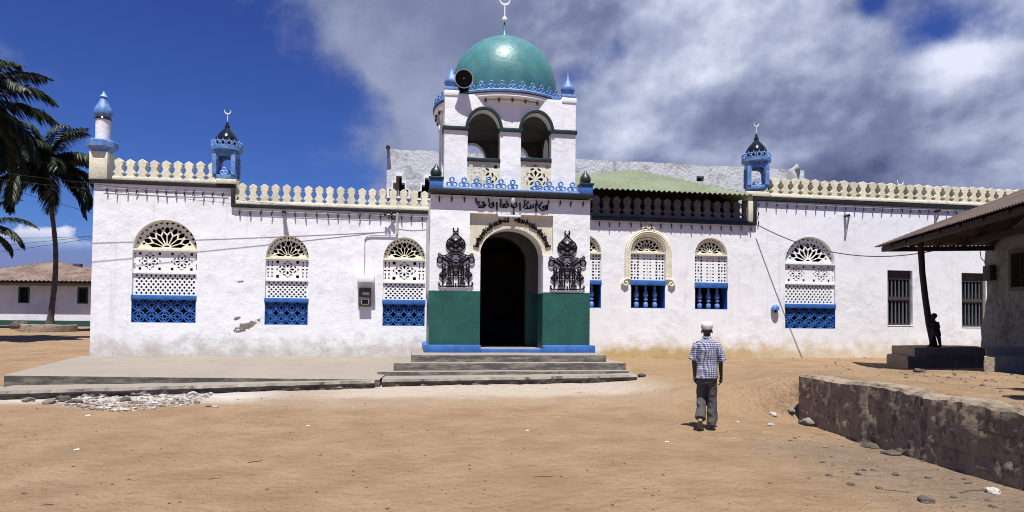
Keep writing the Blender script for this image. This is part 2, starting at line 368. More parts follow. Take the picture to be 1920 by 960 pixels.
def add_box(bm, x0, x1, y0, y1, z0, z1, M_=None, bev=0.0):
    b2 = bmesh.new()
    vs = [b2.verts.new(p) for p in ((x0, y0, z0), (x1, y0, z0), (x1, y1, z0), (x0, y1, z0), (x0, y0, z1), (x1, y0, z1), (x1, y1, z1), (x0, y1, z1))]
    for f in ((0, 3, 2, 1), (4, 5, 6, 7), (0, 1, 5, 4), (1, 2, 6, 5), (2, 3, 7, 6), (3, 0, 4, 7)): b2.faces.new([vs[i] for i in f])
    if bev: bmesh.ops.bevel(b2, geom=b2.edges[:], offset=bev, segments=2, affect='EDGES', profile=.5)
    if M_: xform(b2, M_)
    me = bpy.data.meshes.new('t'); b2.to_mesh(me); b2.free(); bm.from_mesh(me); bpy.data.meshes.remove(me); return bm
def box(*a, **kw): return add_box(bmesh.new(), *a, **kw)
def add_lathe(bm, prof, c=(0, 0, 0), seg=24, rot=0.0, sx=1, sy=1):
    rings = []
    for r_, z_ in prof:
        if r_ < 1e-5: rings.append([bm.verts.new((c[0], c[1], c[2]+z_))])
        else: rings.append([bm.verts.new((c[0]+sx*r_*math.cos(rot+2*math.pi*i/seg), c[1]+sy*r_*math.sin(rot+2*math.pi*i/seg), c[2]+z_)) for i in range(seg)])
    for a, b in zip(rings, rings[1:]):
        for i in range(seg):
            j = (i+1) % seg
            if len(a) == 1 and len(b) == 1: continue
            if len(a) == 1: bm.faces.new((a[0], b[j], b[i]))
            elif len(b) == 1: bm.faces.new((a[i], a[j], b[0]))
            else: bm.faces.new((a[i], a[j], b[j], b[i]))
    if len(rings[0]) > 1: bm.faces.new(rings[0][::-1])
    if len(rings[-1]) > 1: bm.faces.new(rings[-1])
    return bm
def lathe(*a, **kw): return add_lathe(bmesh.new(), *a, **kw)
def add_tube(bm, pts, r=.01, seg=6, closed=False):
    pts = [Vector(p) for p in pts]; n = len(pts); rings = []; prev = None
    for i, p in enumerate(pts):
        if closed: tan = pts[(i+1) % n]-pts[i-1]
        else: tan = pts[min(i+1, n-1)]-pts[max(i-1, 0)]
        if tan.length < 1e-9: tan = Vector((0, 0, 1))
        tan.normalize()
        if prev is None:
            a = Vector((0, 1, 0)) if abs(tan.y) < .9 else Vector((1, 0, 0)); nv = (a-tan*a.dot(tan)).normalized()
        else:
            nv = prev-tan*prev.dot(tan)
            if nv.length < 1e-6: nv = tan.orthogonal()
            nv.normalize()
        prev = nv; bv = tan.cross(nv); rr = r[i] if isinstance(r, (list, tuple)) else r
        rings.append([bm.verts.new(p+(nv*math.cos(2*math.pi*q/seg)+bv*math.sin(2*math.pi*q/seg))*rr) for q in range(seg)])
    m_ = n if closed else n-1
    for i in range(m_):
        a, b = rings[i], rings[(i+1) % n]
        for q in range(seg): bm.faces.new((a[q], a[(q+1) % seg], b[(q+1) % seg], b[q]))
    if not closed: bm.faces.new(rings[0][::-1]); bm.faces.new(rings[-1])
    return bm
def tube(*a, **kw): return add_tube(bmesh.new(), *a, **kw)
def ring_pts(cx, cz, r, y, n=14, a0=0, a1=2*math.pi, ry=None):
    full = abs(a1-a0-2*math.pi) < 1e-6
    return [(cx+r*math.cos(a0+(a1-a0)*i/(n if full else n-1)), y, cz+(ry or r)*math.sin(a0+(a1-a0)*i/(n if full else n-1))) for i in range(n)]
def arch(x0, x1, zb, zs, zt, n=20):
    """outline of an arched opening: bottom zb, spring zs, crown zt"""
    c = (x0+x1)/2; a = (x1-x0)/2; b = zt-zs
    return [(x0, zb), (x1, zb)] + [(c+a*math.cos(math.pi*i/n), zs+b*math.sin(math.pi*i/n)) for i in range(n+1)]
def crescent(r, t=.03):
    a0 = R(50); n = 14
    o_ = [(r*math.cos(R(90)+a0+ (2*math.pi-2*a0)*i/n), r*math.sin(R(90)+a0+(2*math.pi-2*a0)*i/n)) for i in range(n+1)]
    tip0, tip1 = o_[0], o_[-1]; cz = r*.25; ri = math.hypot(tip0[0], tip0[1]-cz)
    th0 = math.atan2(tip0[1]-cz, tip0[0]); th1 = math.atan2(tip1[1]-cz, tip1[0])
    if th1 < th0: th1 += 2*math.pi
    i_ = [(ri*math.cos(th1+(th0-th1)*i/n), cz+ri*math.sin(th1+(th0-th1)*i/n)) for i in range(1, n)]
    return plate(o_+i_, (), t, .004)
def sm01(x, a, b):
    q = max(0., min(1., (x-a)/(b-a))); return q*q*(3-2*q)
def lerp(tab, x):
    if x <= tab[0][0]: return tab[0][1]
    for (a, va), (b, vb) in zip(tab, tab[1:]):
        if x <= b: return va+(vb-va)*(x-a)/(b-a)
    return tab[-1][1]
# ------------------------------------------------------------------ ground
RW_A = PD(1500, 790, 11.0); RW_B = PD(1920, 922, 6.6)
RW_A.z = RW_B.z = 0
RW_D = (RW_B-RW_A).normalized(); RW_N = Vector((-RW_D.y, RW_D.x, 0))      # towards the terrace (right)
if RW_N.x < 0: RW_N = -RW_N
TERR = .86
GT = [(-50, 0), (9, 0), (11, .03), (14.4, .20), (17, .40), (19.5, .57), (30, .74), (45, 1.0), (60, 1.1), (900, 1.1)]
def gbase(x, y):
    return sum(lerp(GT, y+dd) for dd in (-1.2, -.6, 0, .6, 1.2))/5
def ground(x, y):
    b = gbase(x, y); p = Vector((x, y, 0)); s_ = (p-RW_A).dot(RW_N); al = (p-RW_A).dot(RW_D)     # al>0: along the wall towards the camera
    tz = TERR - .02 - .26*sm01(-al, .0, 5.0)
    if al > -.05: wgt = sm01(s_, .12, .30)
    else:
        sp = min(1., (-al)/2.0); wgt = sm01(s_, .12-3.2*sp, .30+1.6*sp)
    wgt *= 1-sm01(y, 14.0, 18.5)
    z_ = b*(1-wgt)+max(tz, b)*wgt
    z_ += .028*noise.noise((x*.45, y*.45, 3)) + .012*noise.noise((x*1.7, y*1.7, 9))
    return z_
def onground(px, py):
    v = FW*FPX + RT*(px-PPX) + UP*(PPY-py); t_ = 2.0/FPX
    while t_*FPX < 200:
        p = EYE+v*t_
        if p.z <= ground(p.x, p.y): return p
        t_ += .03/FPX
    return p
def axis(lo, hi, step, far):
    a = [lo+step*i for i in range(int((hi-lo)/step)+1)]; s_ = step; q = a[-1]
    while q < far: s_ *= 1.35; q += s_; a.append(q)
    s_ = step; q = a[0]; pre = []
    while q > -far: s_ *= 1.35; q -= s_; pre.append(q)
    return pre[::-1]+a
xs = axis(-16, 15, .16, 2500); ys = axis(1, 24, .16, 2500)
bm = bmesh.new()
grid = [[bm.verts.new((a, b, ground(a, b))) for a in xs] for b in ys]
for j in range(len(ys)-1):
    for i in range(len(xs)-1): bm.faces.new((grid[j][i], grid[j][i+1], grid[j+1][i+1], grid[j+1][i]))
struct('ground', bm, 'sand', smooth=180)
# ------------------------------------------------------------------ the mosque
GZ = .57
XL = wx(171); XR = wx(2050); XA = wx(431); XB = wx(1417)
ZL = wz(300, 348); ZLOW = (wz(430, 384)+wz(800, 399)+wz(1110, 414)+wz(1415, 428))/4; ZR = (wz(1430, 377)+wz(1800, 393))/2
mosque = thing('mosque', 'long whitewashed mosque with a turquoise dome over its entrance tower', 'mosque', (2.8, YW, GZ))
WIN = []        # windows: kind, x0, x1, z-list
def win(kind, pxl, pxr, ys_):
    pm = (pxl+pxr)/2
    return dict(kind=kind, x0=wx(pxl), x1=wx(pxr), z=[wz(pm, q) for q in ys_])
#          crown spring panelA/B  B/band  band/lattice  sill
WIN += [win('star', 247, 368, (412, 468, 510, 553.5, 562, 605)), win('star1', 497, 578, (441, 484, 524, 559, 567, 609)),
        win('star1', 718, 797, (445, 486, 528, 562, 571, 611)), win('slot', 1066, 1127, (440, 473, 499, 525, 533, 577)),
        win('slot', 1183, 1247, (441, 473.5, 500, 525.5, 535, 578)), win('slot', 1303, 1364, (446, 477.5, 503, 530, 540, 580)),
        win('star2', 1472, 1566, (444, 494, 531, 570, 578, 616))]
BARWIN = [(wx(1664), wx(1711), wz(1687, 507), wz(1687, 610)), (wx(1803), wx(1848), wz(1825, 512), wz(1825, 613))]
holes = []
for q in WIN: z_ = q['z']; holes.append(arch(q['x0'], q['x1'], z_[5], z_[1], z_[0]))
for a, b, zt, zb in BARWIN: holes.append([(a, zb), (b, zb), (b, zt), (a, zt)])
IDX0, IDX1 = wx(915, YW), wx(982, YW)
holes.append(arch(wx(850, YW), wx(1003, YW), .88, 3.9, 4.5))
outl = [(XL, .2), (XR, .2), (XR, ZR), (XB, ZR), (XB, ZLOW), (XA, ZLOW), (XA, ZL), (XL, ZL)]
part('wall', plate(outl, holes, .45, 0, YW+.225), 'white_plaster', mosque)
bm = bmesh.new()
part('wall', box(XL, XL+.45, YW+.451, YW+7.4, .2, ZL-.002), 'white_plaster', mosque); part('back_wall', box(XL+.46, XR-.46, YW+7, YW+7.4, .2, ZLOW), 'shaded_plaster', mosque); add_box(bm, XR-.45, XR, YW+.451, YW+7, .2, ZLOW)
part('wall', bm, 'white_plaster', mosque)
bm = box(XL+.46, XR-.46, YW+.452, YW+6.99, ZLOW-.35, ZLOW-.1); part('roof', bm, 'shaded_plaster', mosque)
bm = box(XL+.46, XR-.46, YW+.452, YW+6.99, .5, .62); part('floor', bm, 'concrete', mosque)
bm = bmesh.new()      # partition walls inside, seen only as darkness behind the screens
for xx in (-4.2, .2, 5.2, 12.6): part('inner_wall', box(xx, xx+.2, YW+.452, YW+6.98, .63, ZLOW-.36), 'shaded_plaster', mosque)
# black cornice bands
def cornice(segs, name='cornice'):
    bm = bmesh.new()
    for a, b, c, d_ in segs: add_box(bm, a, b, YW-.085, YW+.34, c, d_, None, .012)
    return part(name, bm, 'dark_trim', mosque)
cornice([(XL-.06, XA+.10, ZL, ZL+.11), (XA, XA+.10, ZLOW+.101, ZL-.002), (XA, wx(804), ZLOW, ZLOW+.10)])
cornice([(wx(1108), XB, ZLOW, ZLOW+.12), (XB-.11, XB-.002, ZLOW+.122, ZR-.002), (XB-.11, XR, ZR, ZR+.14)])
# parapets of pointed merlons
PROF = [(0, .5), (.03, .46), (.10, .30), (.155, .26), (.21, .40), (.26, .465), (.33, .35), (.44, .25), (.54, .25), (.62, .32), (.685, .395), (.70, .40), (.705, .30), (.74, .285), (.76, .375), (.84, .37), (.93, .2), (1, .0)]
def merlon_mesh(p, h, t, flat=False):
    pr = PROF if not flat else [(0, .5), (.05, .46), (.12, .24), (.17, .22), (.25, .40), (.29, .44), (.37, .27), (.48, .20), (.60, .25), (.68, .40), (.71, .42), (.72, .36), (.76, .36), (.78, .44), (.90, .44), (1, .0)]
    o_ = [(-w_*p, v*h) for v, w_ in pr[:-1]] + [(0, h)] + [(w_*p, v*h) for v, w_ in reversed(pr[:-1])]
    return plate(o_, (), t, .008)
def parapet(x0, x1, zb, n, h, t, m, yc, flat=False):
    base = part('parapet', box(x0, x1, yc-t/2-.015, yc+t/2+.015, zb, zb+.10, None, .01), m, mosque)
    p = (x1-x0)/n; proto = None
    for i in range(n):
        loc = ((x0+p*(i+.5)), yc, zb+.09)
        if proto is None: proto = part('merlon', merlon_mesh(p, h, t, flat), m, base, loc)
        else:
            o = inst(proto, base, loc); o.rotation_euler = (random.uniform(-.02, .02), random.uniform(-.025, .025), random.uniform(-.04, .04)); o.scale = (1, 1, random.uniform(.955, 1.03))
parapet(wx(206), wx(404), ZL+.11, 9, .54, .16, 'cream_paint', YW+.05)
parapet(XA+.14, wx(803), ZLOW+.10, 18, .53, .16, 'cream_paint', YW+.05)
parapet(wx(1108), XB-.13, ZLOW+.12, 16, .60, .14, 'shaded_cream', YW+.10)
parapet(wx(1443), XR-.5, ZR+.14, 34, .56, .36, 'cream_paint', YW+.10, True)
# dark sheet standing in for the shaded space behind the parapet, under the tin roof
part('shade_backing', box(wx(1104), XB-.12, YW+.9, YW+1.0, ZLOW-.05, 6.12), 'dark_wood', mosque)
part('turret_plinth', box(wx(1397), wx(1440), YW-.10, YW+.60, ZR+.142, ZR+.30, None, .01), 'cream_paint', mosque)
part('turret_plinth', box(wx(403), wx(441), YW-.13, YW+.60, ZL+.112, ZL+.25, None, .01), 'cream_paint', mosque)
part('parapet_post', box(XA+.102, wx(441), YW-.02, YW+.40, ZLOW+.102, ZL+.11, None, .006), 'cream_paint', mosque)
part('parapet_post', box(XB-.28, XB-.112, YW-.04, YW+.40, ZLOW+.122, ZR+.139, None, .006), 'cream_paint', mosque)
# --- windows
def petals_star(cx, cz, h, hv=None, centre=True):
    hs = []; hv = hv or h
    for kk in range(8):
        a = kk*math.pi/4; ux, uz = math.cos(a), math.sin(a); l0, l1, ww = (.17, .55, .125) if kk % 2 == 0 else (.20, .56, .085)
        def P(l, s_): return (cx+h*(ux*l-uz*s_), cz+hv*(uz*l+ux*s_))
        hs.append([P(l0, -.02), P((l0+l1)/2+.06, -ww), P(l1, 0), P((l0+l1)/2+.06, ww), P(l0, .02)])
    for kk in range(8):
        a = (kk+.5)*math.pi/4; ux, uz = math.cos(a), math.sin(a)
        def P(l, s_): return (cx+h*(ux*l-uz*s_), cz+hv*(uz*l+ux*s_))
        hs.append([P(.57, -.13), P(.70, -.12), P(.72, .12), P(.60, .13)])
    for sx in (-1, 1):
        for sz in (-1, 1):
            X0, Z0 = cx+sx*h*.80, cz+sz*hv*.78; e_ = h*.12
            hs.append([(X0-e_, Z0-e_), (X0+e_, Z0-e_), (X0+e_, Z0+e_), (X0-e_, Z0+e_)])
    for kk in range(4):
        a = kk*math.pi/2; ux, uz = math.cos(a), math.sin(a)
        def P(l, s_): return (cx+h*(ux*l-uz*s_), cz+hv*(uz*l+ux*s_))
        hs.append([P(.74, -.20), P(.80, -.03), P(.80, .03), P(.74, .20), P(.90, .05), P(.90, -.05)])
    return hs
def slots(x, z, w_, h_): return [[(x-w_, z-h_), (x+w_, z-h_), (x+w_, z+h_), (x-w_, z+h_)]]
def bone(x, z, w_, h_):
    return [[(x-w_, z-h_), (x+w_, z-h_), (x+w_*.9, z-h_*.6), (x+w_*.45, z-h_*.35), (x+w_*.45, z+h_*.35), (x+w_*.9, z+h_*.6), (x+w_, z+h_), (x-w_, z+h_), (x-w_*.9, z+h_*.6), (x-w_*.45, z+h_*.35), (x-w_*.45, z-h_*.35), (x-w_*.9, z-h_*.6)]]
def dots(x0, x1, z0, z1, nx, nz):
    hs = []; px_ = (x1-x0)/nx; pz_ = (z1-z0)/nz
    for j in range(nz):
        for i in range(nx):
            if j % 2 and i == nx-1: continue
            cx = x0+px_*(i+.5+(.5 if j % 2 else 0)); cz = z0+pz_*(j+.5); rx, rz = px_*.27, pz_*.44
            hs.append([(cx+rx*math.cos(q*math.pi/4+.39), cz+rz*math.sin(q*math.pi/4+.39)) for q in range(8)])
    return hs
def fan_holes(cx, zb, a, b, fine=False):
    def Q(r_, dg): return (cx+a*r_*math.cos(R(dg)), zb+b*(.045+.955*r_*math.sin(R(dg))))
    hs = []; n = 8; st = 180/n; k0 = .93
    for i in range(n):
        th = st*(i+.5)
        hs.append([Q(.15, th-6), Q(.15, th+6), Q(.45, th+st*.42), Q(.59, th), Q(.45, th-st*.42)])
        hs.append([Q(.66, th), Q(.76, th+st*.24), Q(.76, th-st*.24)][:1]+[Q(.735, th+st*.20), Q(.79, th), Q(.735, th-st*.20)])
        hs.append([Q(.865, th), Q(.945, th+st*.24), Q(.955, th-st*.24)])
    for i in range(1, n):
        th = st*i
        hs.append([Q(.505, th), Q(.60, th-st*.34), Q(.71, th-st*.30), Q(.78, th), Q(.71, th+st*.30), Q(.60, th+st*.34)])
        hs.append([Q(.835, th), Q(.90, th-st*.17), Q(.95, th), Q(.90, th+st*.17)])
    hs.append([Q(.10, 20), Q(.11, 60), Q(.11, 120), Q(.10, 160)])
    return hs
def build_window(q):
    x0, x1 = q['x0'], q['x1']; z0, zs, z1, z2, z3, zb = q['z']; cx = (x0+x1)/2; wd = x1-x0; kind = q['kind']
    yP = YW+.10; g = .012
    big = kind in ('star', 'star2')
    fm = 'white_paint' if kind == 'star2' else 'pale_cream'
    bm = bmesh.new()
    add_box(bm, x0-.02, x1+.02, YW+.005, YW+.15, zs-.035, zs+.022)
    fr = part('window', bm, fm, mosque)
    bm = to_bm(plate([(x0-g, zs+.023)]+[(x1+g, zs+.023)]+[(cx+(wd/2+g)*math.cos(math.pi*i/20), zs+.023+(z0-zs+g-.03)*math.sin(math.pi*i/20)) for i in range(1, 20)],
                     fan_holes(cx, zs+.023, wd/2, z0-zs-.03), .05, 0, YW+.14))
    part('fanlight', bm, fm, fr, smooth=0)
    hs = []
    if kind == 'slot':
        # columns of slots with a rosette every four rows
        ncol = 11; zt, zl = zs-.05, z2+.02; nr = 8; pw = wd/ncol; ph = (zt-zl)/nr
        for i in range(ncol):
            for j in range(nr):
                X0 = x0+pw*(i+.5); Z0 = zl+ph*(j+.5)
                if i in (3, 7): continue
                if 4 <= i <= 6: hs += slots(X0, Z0, pw*(.30 if i != 5 else .17), ph*(.14 if (i+j) % 2 else .22)); continue
                if j in (1, 2, 5, 6) and i % 4 in (1,) : hs += slots(X0, Z0, pw*.2, ph*.13)
                elif j in (1, 2, 5, 6): hs += slots(X0, Z0, pw*.38, ph*.26)
                elif j in (0, 3, 4, 7): hs += slots(X0, Z0, pw*.27, ph*.36)
        part('slot_screen', plate([(x0-g, z2-.02), (x1+g, z2-.02), (x1+g, zs-.036), (x0-g, zs-.036)], hs, .05, 0, yP), 'white_paint', fr, smooth=0)
    else:
        zt, zl = zs-.04, z1+.02; hv = (zt-zl)/2; zc = (zt+zl)/2
        if big:
            for s_ in (-1, 1): hs += petals_star(cx+s_*wd*.25, zc, min(wd*.235, hv*1.12), hv*.96)
            hw = wd*.235
            for X0 in (x0+.035, x1-.035, cx-.04, cx+.04):
                for zz in (zc-hv*.5, zc+hv*.5):
                    if abs(X0-cx) > .3: hs += bone(X0, zz, .020, hv*.26)
        else:
            hs += petals_star(cx, zc, hv*1.25, hv*.96)
            for X0 in (x0+.06, x0+.17, x1-.17, x1-.06):
                for zz in (zc-hv*.55, zc+hv*.55): hs += bone(X0, zz, .022, hv*.28)
                hs += slots(X0, zc, .035, .02)
        part('star_screen', plate([(x0-g, zl-.02), (x1+g, zl-.02), (x1+g, zs-.036), (x0-g, zs-.036)], hs, .05, 0, yP), 'white_paint', fr, smooth=0)
        part('rail', box(x0-.012, x1+.012, YW+.03, YW+.16, z1-.045, z1+.004), 'white_paint', fr)
        n_ = 13 if big else 9
        part('dotted_screen', plate([(x0-g, z2-.02), (x1+g, z2-.02), (x1+g, z1-.046), (x0-g, z1-.046)], dots(x0+.03, x1-.03, z2+.02, z1-.06, n_, 7), .05, 0, yP+.005), 'white_paint', fr, smooth=0)
    part('blue_rail', box(x0-.015, x1+.015, YW-.025, YW+.2, z3, z2, None, .006), 'blue_paint', fr)
    bm = bmesh.new(); add_box(bm, x0-.004, x0+.014, YW+.004, YW+.43, zb, z3-.002); add_box(bm, x1-.014, x1+.004, YW+.004, YW+.43, zb, z3-.002); add_box(bm, x0+.015, x1-.015, YW+.004, YW+.43, zb-.004, zb+.018)
    part('blue_lining', bm, 'blue_paint', fr)
    if kind == 'slot':
        h = z3-zb-.02
        prof = [(.045, 0), (.085, .03), (.10, .12), (.085, .22), (.035, .30), (.032, .315), (.085, .335), (.092, .37), (.085, .40), (.034, .425), (.034, .44), (.085, .50), (.105, .57), (.09, .66), (.045, .80), (.035, .86), (.062, .88), (.062, .92), (.04, .94), (.04, 1.0)]
        proto = None
        for i in range(3):
            loc = (cx+(i-1)*wd*.27-.02, YW+.17, zb+.018)
            if proto is None: proto = part('baluster', lathe([(a*.86, b*h) for a, b in prof], seg=18), 'light_blue_paint', fr, loc)
            else: inst(proto, fr, loc)
    else:
        h = z3-zb; bm = bmesh.new(); n_ = 5 if big else 4; s_ = wd/n_; y_ = YW+.055
        for j in range(2):
            for i in range(n_):
                add_tube(bm, ring_pts(x0+s_*(i+.5), zb+.01+h*(.25+.5*j), s_*.47, y_, 18, ry=h*.235), .019, 5, True)
                add_tube(bm, ring_pts(x0+s_*(i+.5), zb+.01+h*(.25+.5*j), s_*.17, y_+.01, 10, ry=h*.085), .015, 5, True)
        for j in range(3):
            for i in range(n_+1):
                a0_, a1_ = (-.5*math.pi, .5*math.pi) if i == 0 else ((.5*math.pi, 1.5*math.pi) if i == n_ else (0, 2*math.pi))
                full = 0 < i < n_
                if j == 0: q0, q1 = max(0, a0_), min(math.pi, a1_)
                elif j == 2: q0, q1 = (-.5*math.pi, 0) if i == 0 else ((math.pi, 1.5*math.pi) if i == n_ else (math.pi, 2*math.pi))
                else: q0, q1 = a0_, a1_
                add_tube(bm, ring_pts(x0+s_*i, zb+.01+h*.5*j, s_*.47, y_+.008, 18, q0, q1, ry=h*.235), .018, 5, abs(q1-q0-2*math.pi) < 1e-6)
        part('lattice', bm, 'blue_paint', fr)
    return fr
frames = [build_window(q) for q in WIN]
# ornate cream moulding round the second right-hand window
q = WIN[4]; x0, x1 = q['x0'], q['x1']; z0, zs = q['z'][0], q['z'][1]; cx = (x0+x1)/2; zf = wz(1172, 524)
def arch_path(off, y_, zend, top_=0):
    a = (x1-x0)/2+off; b = (z0-zs)+off+top_
    return [(cx-a, y_, zend)]+[(cx-a*math.cos(math.pi*i/22), y_, zs+b*math.sin(math.pi*i/22)) for i in range(23)]+[(cx+a, y_, zend)]
bm = bmesh.new()
add_tube(bm, arch_path(.055, YW+.0, zf), .052, 8); add_tube(bm, arch_path(.155, YW-.005, zf), .048, 8); add_tube(bm, arch_path(.105, YW-.035, zf), .030, 6)
for i, p in enumerate(arch_path(.205, YW-.03, zf)):
    pass
pth = [Vector(p) for p in arch_path(.20, YW-.02, zf)]; acc = 0
for a, b in zip(pth, pth[1:]):
    L = (b-a).length; nb = max(1, int(L/.05))
    for i in range(nb): add_lathe(bm, [(0, -.022), (.02, -.01), (.02, .01), (0, .022)], a.lerp(b, (i+.5)/nb), 5)
for s_ in (-1, 1):
    X0 = cx+s_*((x1-x0)/2+.13)
    add_tube(bm, [(cx+s_*((x1-x0)/2+.02), YW-.03, zf+.02), (X0, YW-.03, zf+.03), (X0+s_*.13, YW-.03, zf-.02), (X0+s_*.16, YW-.035, zf-.12), (X0+s_*.08, YW-.04, zf-.19), (X0-s_*.01, YW-.04, zf-.14), (X0+s_*.02, YW-.045, zf-.07), (X0+s_*.08, YW-.05, zf-.09)], [.035, .045, .05, .05, .045, .04, .035, .03], 8)
    add_tube(bm, [(cx+s_*.02, YW-.04, z0+.22), (cx+s_*.12, YW-.04, z0+.26), (cx+s_*.2, YW-.04, z0+.22), (cx+s_*.19, YW-.04, z0+.15), (cx+s_*.13, YW-.04, z0+.16)], .025, 6)
    add_tube(bm, [(cx, YW-.04, z0+.18), (cx+s_*.08, YW-.04, z0+.33), (cx+s_*.03, YW-.04, z0+.42), (cx, YW-.04, z0+.44)], .028, 6)
part('window_moulding', bm, 'cream_paint', mosque)
# barred windows on the far right
for a, b, zt, zb in BARWIN:
    bm = bmesh.new(); y0_, y1_ = YW+.10, YW+.18; zm = zb+(zt-zb)*.49
    add_box(bm, a-.01, a+.055, y0_, y1_, zb, zt); add_box(bm, b-.055, b+.01, y0_, y1_, zb, zt)
    add_box(bm, a+.056, b-.056, y0_, y1_, zt-.30, zt+.01); add_box(bm, a+.056, b-.056, y0_, y1_, zb-.01, zb+.06); add_box(bm, a+.056, b-.056, y0_-.01, y1_, zm-.06, zm+.06)
    fr = part('barred_window', bm, 'wood_shutter', mosque)
    n_ = 6
    for (c0, c1) in ((zb+.06, zm-.06), (zm+.06, zt-.30)):
        for i in range(n_):
            xx = a+.055+(b-a-.11)*(i+.5)/n_
            part('bar', box(xx-.022, xx+.022, YW+.125, YW+.155, c0, c1), 'grey_iron', fr)
    part('dark_panel', box(a-.01, b+.01, YW+.24, YW+.27, zb, zt), 'black_void', fr)  # plain black sheet closing the opening behind the bars
    part('sill', box(a-.012, b+.012, YW-.012, YW+.1, zb-.025, zb-.002, None, .004), 'white_plaster', mosque)
# small blue hooded wall lamp niche
c = PY(1452, 578, YW); bm = bmesh.new()
for i in range(9): pass
hood = [( .13*math.cos(math.pi*i/10), .13*math.sin(math.pi*i/10)) for i in range(11)]
# ------------------------------------------------------------------ porch
PX0, PX1 = wx(806, YP, 480), wx(1106, YP, 480); pcx = (PX0+PX1)/2
PZB = .85; PZT = (wz(812, 364, YP)+wz(1104, 376, YP))/2
DX0, DX1 = wx(900, YP, 560), wx(1018, YP, 560); DZS = wz(958, 478, YP); DZT = wz(958, 427, YP)
RX0, RX1 = wx(881, YP, 440), wx(1037, YP, 440); RZ0 = wz(958, 477, YP); RZ1 = (wz(881, 399, YP)+wz(1037, 405, YP))/2
door = arch(DX0, DX1, PZB-.02, DZS, DZT)
layer1 = [(PX0, PZB-.3), (DX0, PZB-.3), (DX0, RZ0), (RX0, RZ0), (RX0, RZ1), (RX1, RZ1), (RX1, RZ0), (DX1, RZ0), (DX1, PZB-.3), (PX1, PZB-.3), (PX1, PZT), (PX0, PZT)]
porch = part('porch', to_bm(plate(layer1, (), .11, 0, YP+.055)), 'tower_plaster', mosque)
part('recess_panel', plate([(RX0-.03, RZ0-.06), (DX0, RZ0-.06)]+[(DX0, DZS)][:0]+list(reversed(door[2:]))[0:]+[(DX1, RZ0-.06), (RX1+.03, RZ0-.06), (RX1+.03, RZ1+.03), (RX0-.03, RZ1+.03)], (), .05, 0, YP+.136), 'cream_paint', porch)
jl = [(PX0+.01, PZB-.3), (DX0, PZB-.3)]+list(reversed(door[2:]))+[(DX1, PZB-.3), (PX1-.01, PZB-.3), (PX1-.01, PZT-.01), (PX0+.01, PZT-.01)]
part('door_arch', plate(jl, (), .56, 0, YP+.162+.28), 'tower_plaster', porch)
bm = bmesh.new()
add_box(bm, PX0+.002, PX0+.28, YP+.724, YW-.002, PZB-.3, PZT-.012); add_box(bm, PX1-.28, PX1-.002, YP+.724, YW-.002, PZB-.3, PZT-.012)
part('side_wall', bm, 'tower_plaster', porch)
IX0, IX1 = wx(880, 18.55, 560), wx(986, 18.55, 560)
il = [(PX0+.285, PZB), (IX0, PZB)]+list(reversed(arch(IX0, IX1, PZB, wz(944, 490, 18.55), wz(944, 443, 18.55))[2:]))+[(IX1, PZB), (PX1-.285, PZB), (PX1-.285, PZT-.3), (PX0+.285, PZT-.3)]
part('inner_arch', plate(il, (), .25, 0, 18.55+.125), 'shaded_plaster', porch)
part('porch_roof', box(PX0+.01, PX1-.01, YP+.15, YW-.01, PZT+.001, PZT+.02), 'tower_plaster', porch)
part('ceiling', box(PX0+.285, PX1-.285, YP+.725, YW-.01, PZT-.28, PZT-.1), 'shaded_plaster', porch)
# green dado and blue plinth
DZ = (wz(808, 542, YP)+wz(1104, 552, YP))/2
e_ = .006
for q_ in ((PX0-e_, DX0+.0, YP-e_, YP-.0005, DZ), (DX1, PX1+e_, YP-e_, YP-.0005, DZ), (PX0-e_, PX0-.0005, YP, YW-.01, DZ), (PX1+.0005, PX1+e_, YP, YW-.01, DZ),
           (DX1-e_, DX1-.0005, YP, YP+.725, DZ-.02), (DX0+.0005, DX0+e_, YP, YP+.725, DZ-.02), (IX1+.0, PX1-.29, 18.55-e_, 18.549, DZ)):
    part('dado', box(q_[0], q_[1], q_[2], q_[3], PZB+.02, q_[4]), 'dado_green', porch)
pt = wz(850, 647, YP-.2)
bm = bmesh.new()
add_box(bm, PX0-.13, DX0+.02, YP-.14, YP-.008, PZB-.02, pt, None, .015); add_box(bm, DX1-.02, PX1+.13, YP-.14, YP-.008, PZB-.02, pt, None, .015)
add_box(bm, DX0+.021, DX1-.021, YP-.139, YP-.008, PZB-.02, PZB+.10, None, .012)
add_box(bm, PX0-.13, PX0-.008, YP-.007, YW-.01, PZB-.05, pt, None, .012); add_box(bm, PX1+.008, PX1+.13, YP-.007, YW-.01, PZB-.05, pt, None, .012)
part('plinth', bm, 'plinth_blue', porch)
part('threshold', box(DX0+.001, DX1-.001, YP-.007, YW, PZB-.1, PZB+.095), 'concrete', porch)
# ledge over the porch, corner blocks with dark onions, row of blue trefoils
part('ledge', box(PX0-.05, PX1+.06, YP-.16, YP+.5, PZT+.021, PZT+.15, None, .015), 'dark_trim', porch)
LZ = PZT+.15
part('ledge_band', box(PX0+.33, PX1-.33, YP-.11, YP+.10, LZ, LZ+.055, None, .012), 'pale_blue_paint', porch)
onion = [(.10, 0), (.12, .015), (.145, .06), (.155, .12), (.14, .19), (.10, .25), (.055, .31), (.025, .36), (.008, .40), (0, .41)]
for xx in (PX0+.14, PX1-.13):
    part('corner_block', box(xx-.17, xx+.17, YP-.13, YP+.23, LZ+.001, LZ+.24, None, .015), 'plinth_blue', porch)
    bm = box(xx-.20, xx+.20, YP-.16, YP+.26, LZ+.241, LZ+.30, None, .01); add_lathe(bm, onion, (xx, YP+.05, LZ+.30), 20)
    part('finial', bm, 'dark_green_trim', porch)
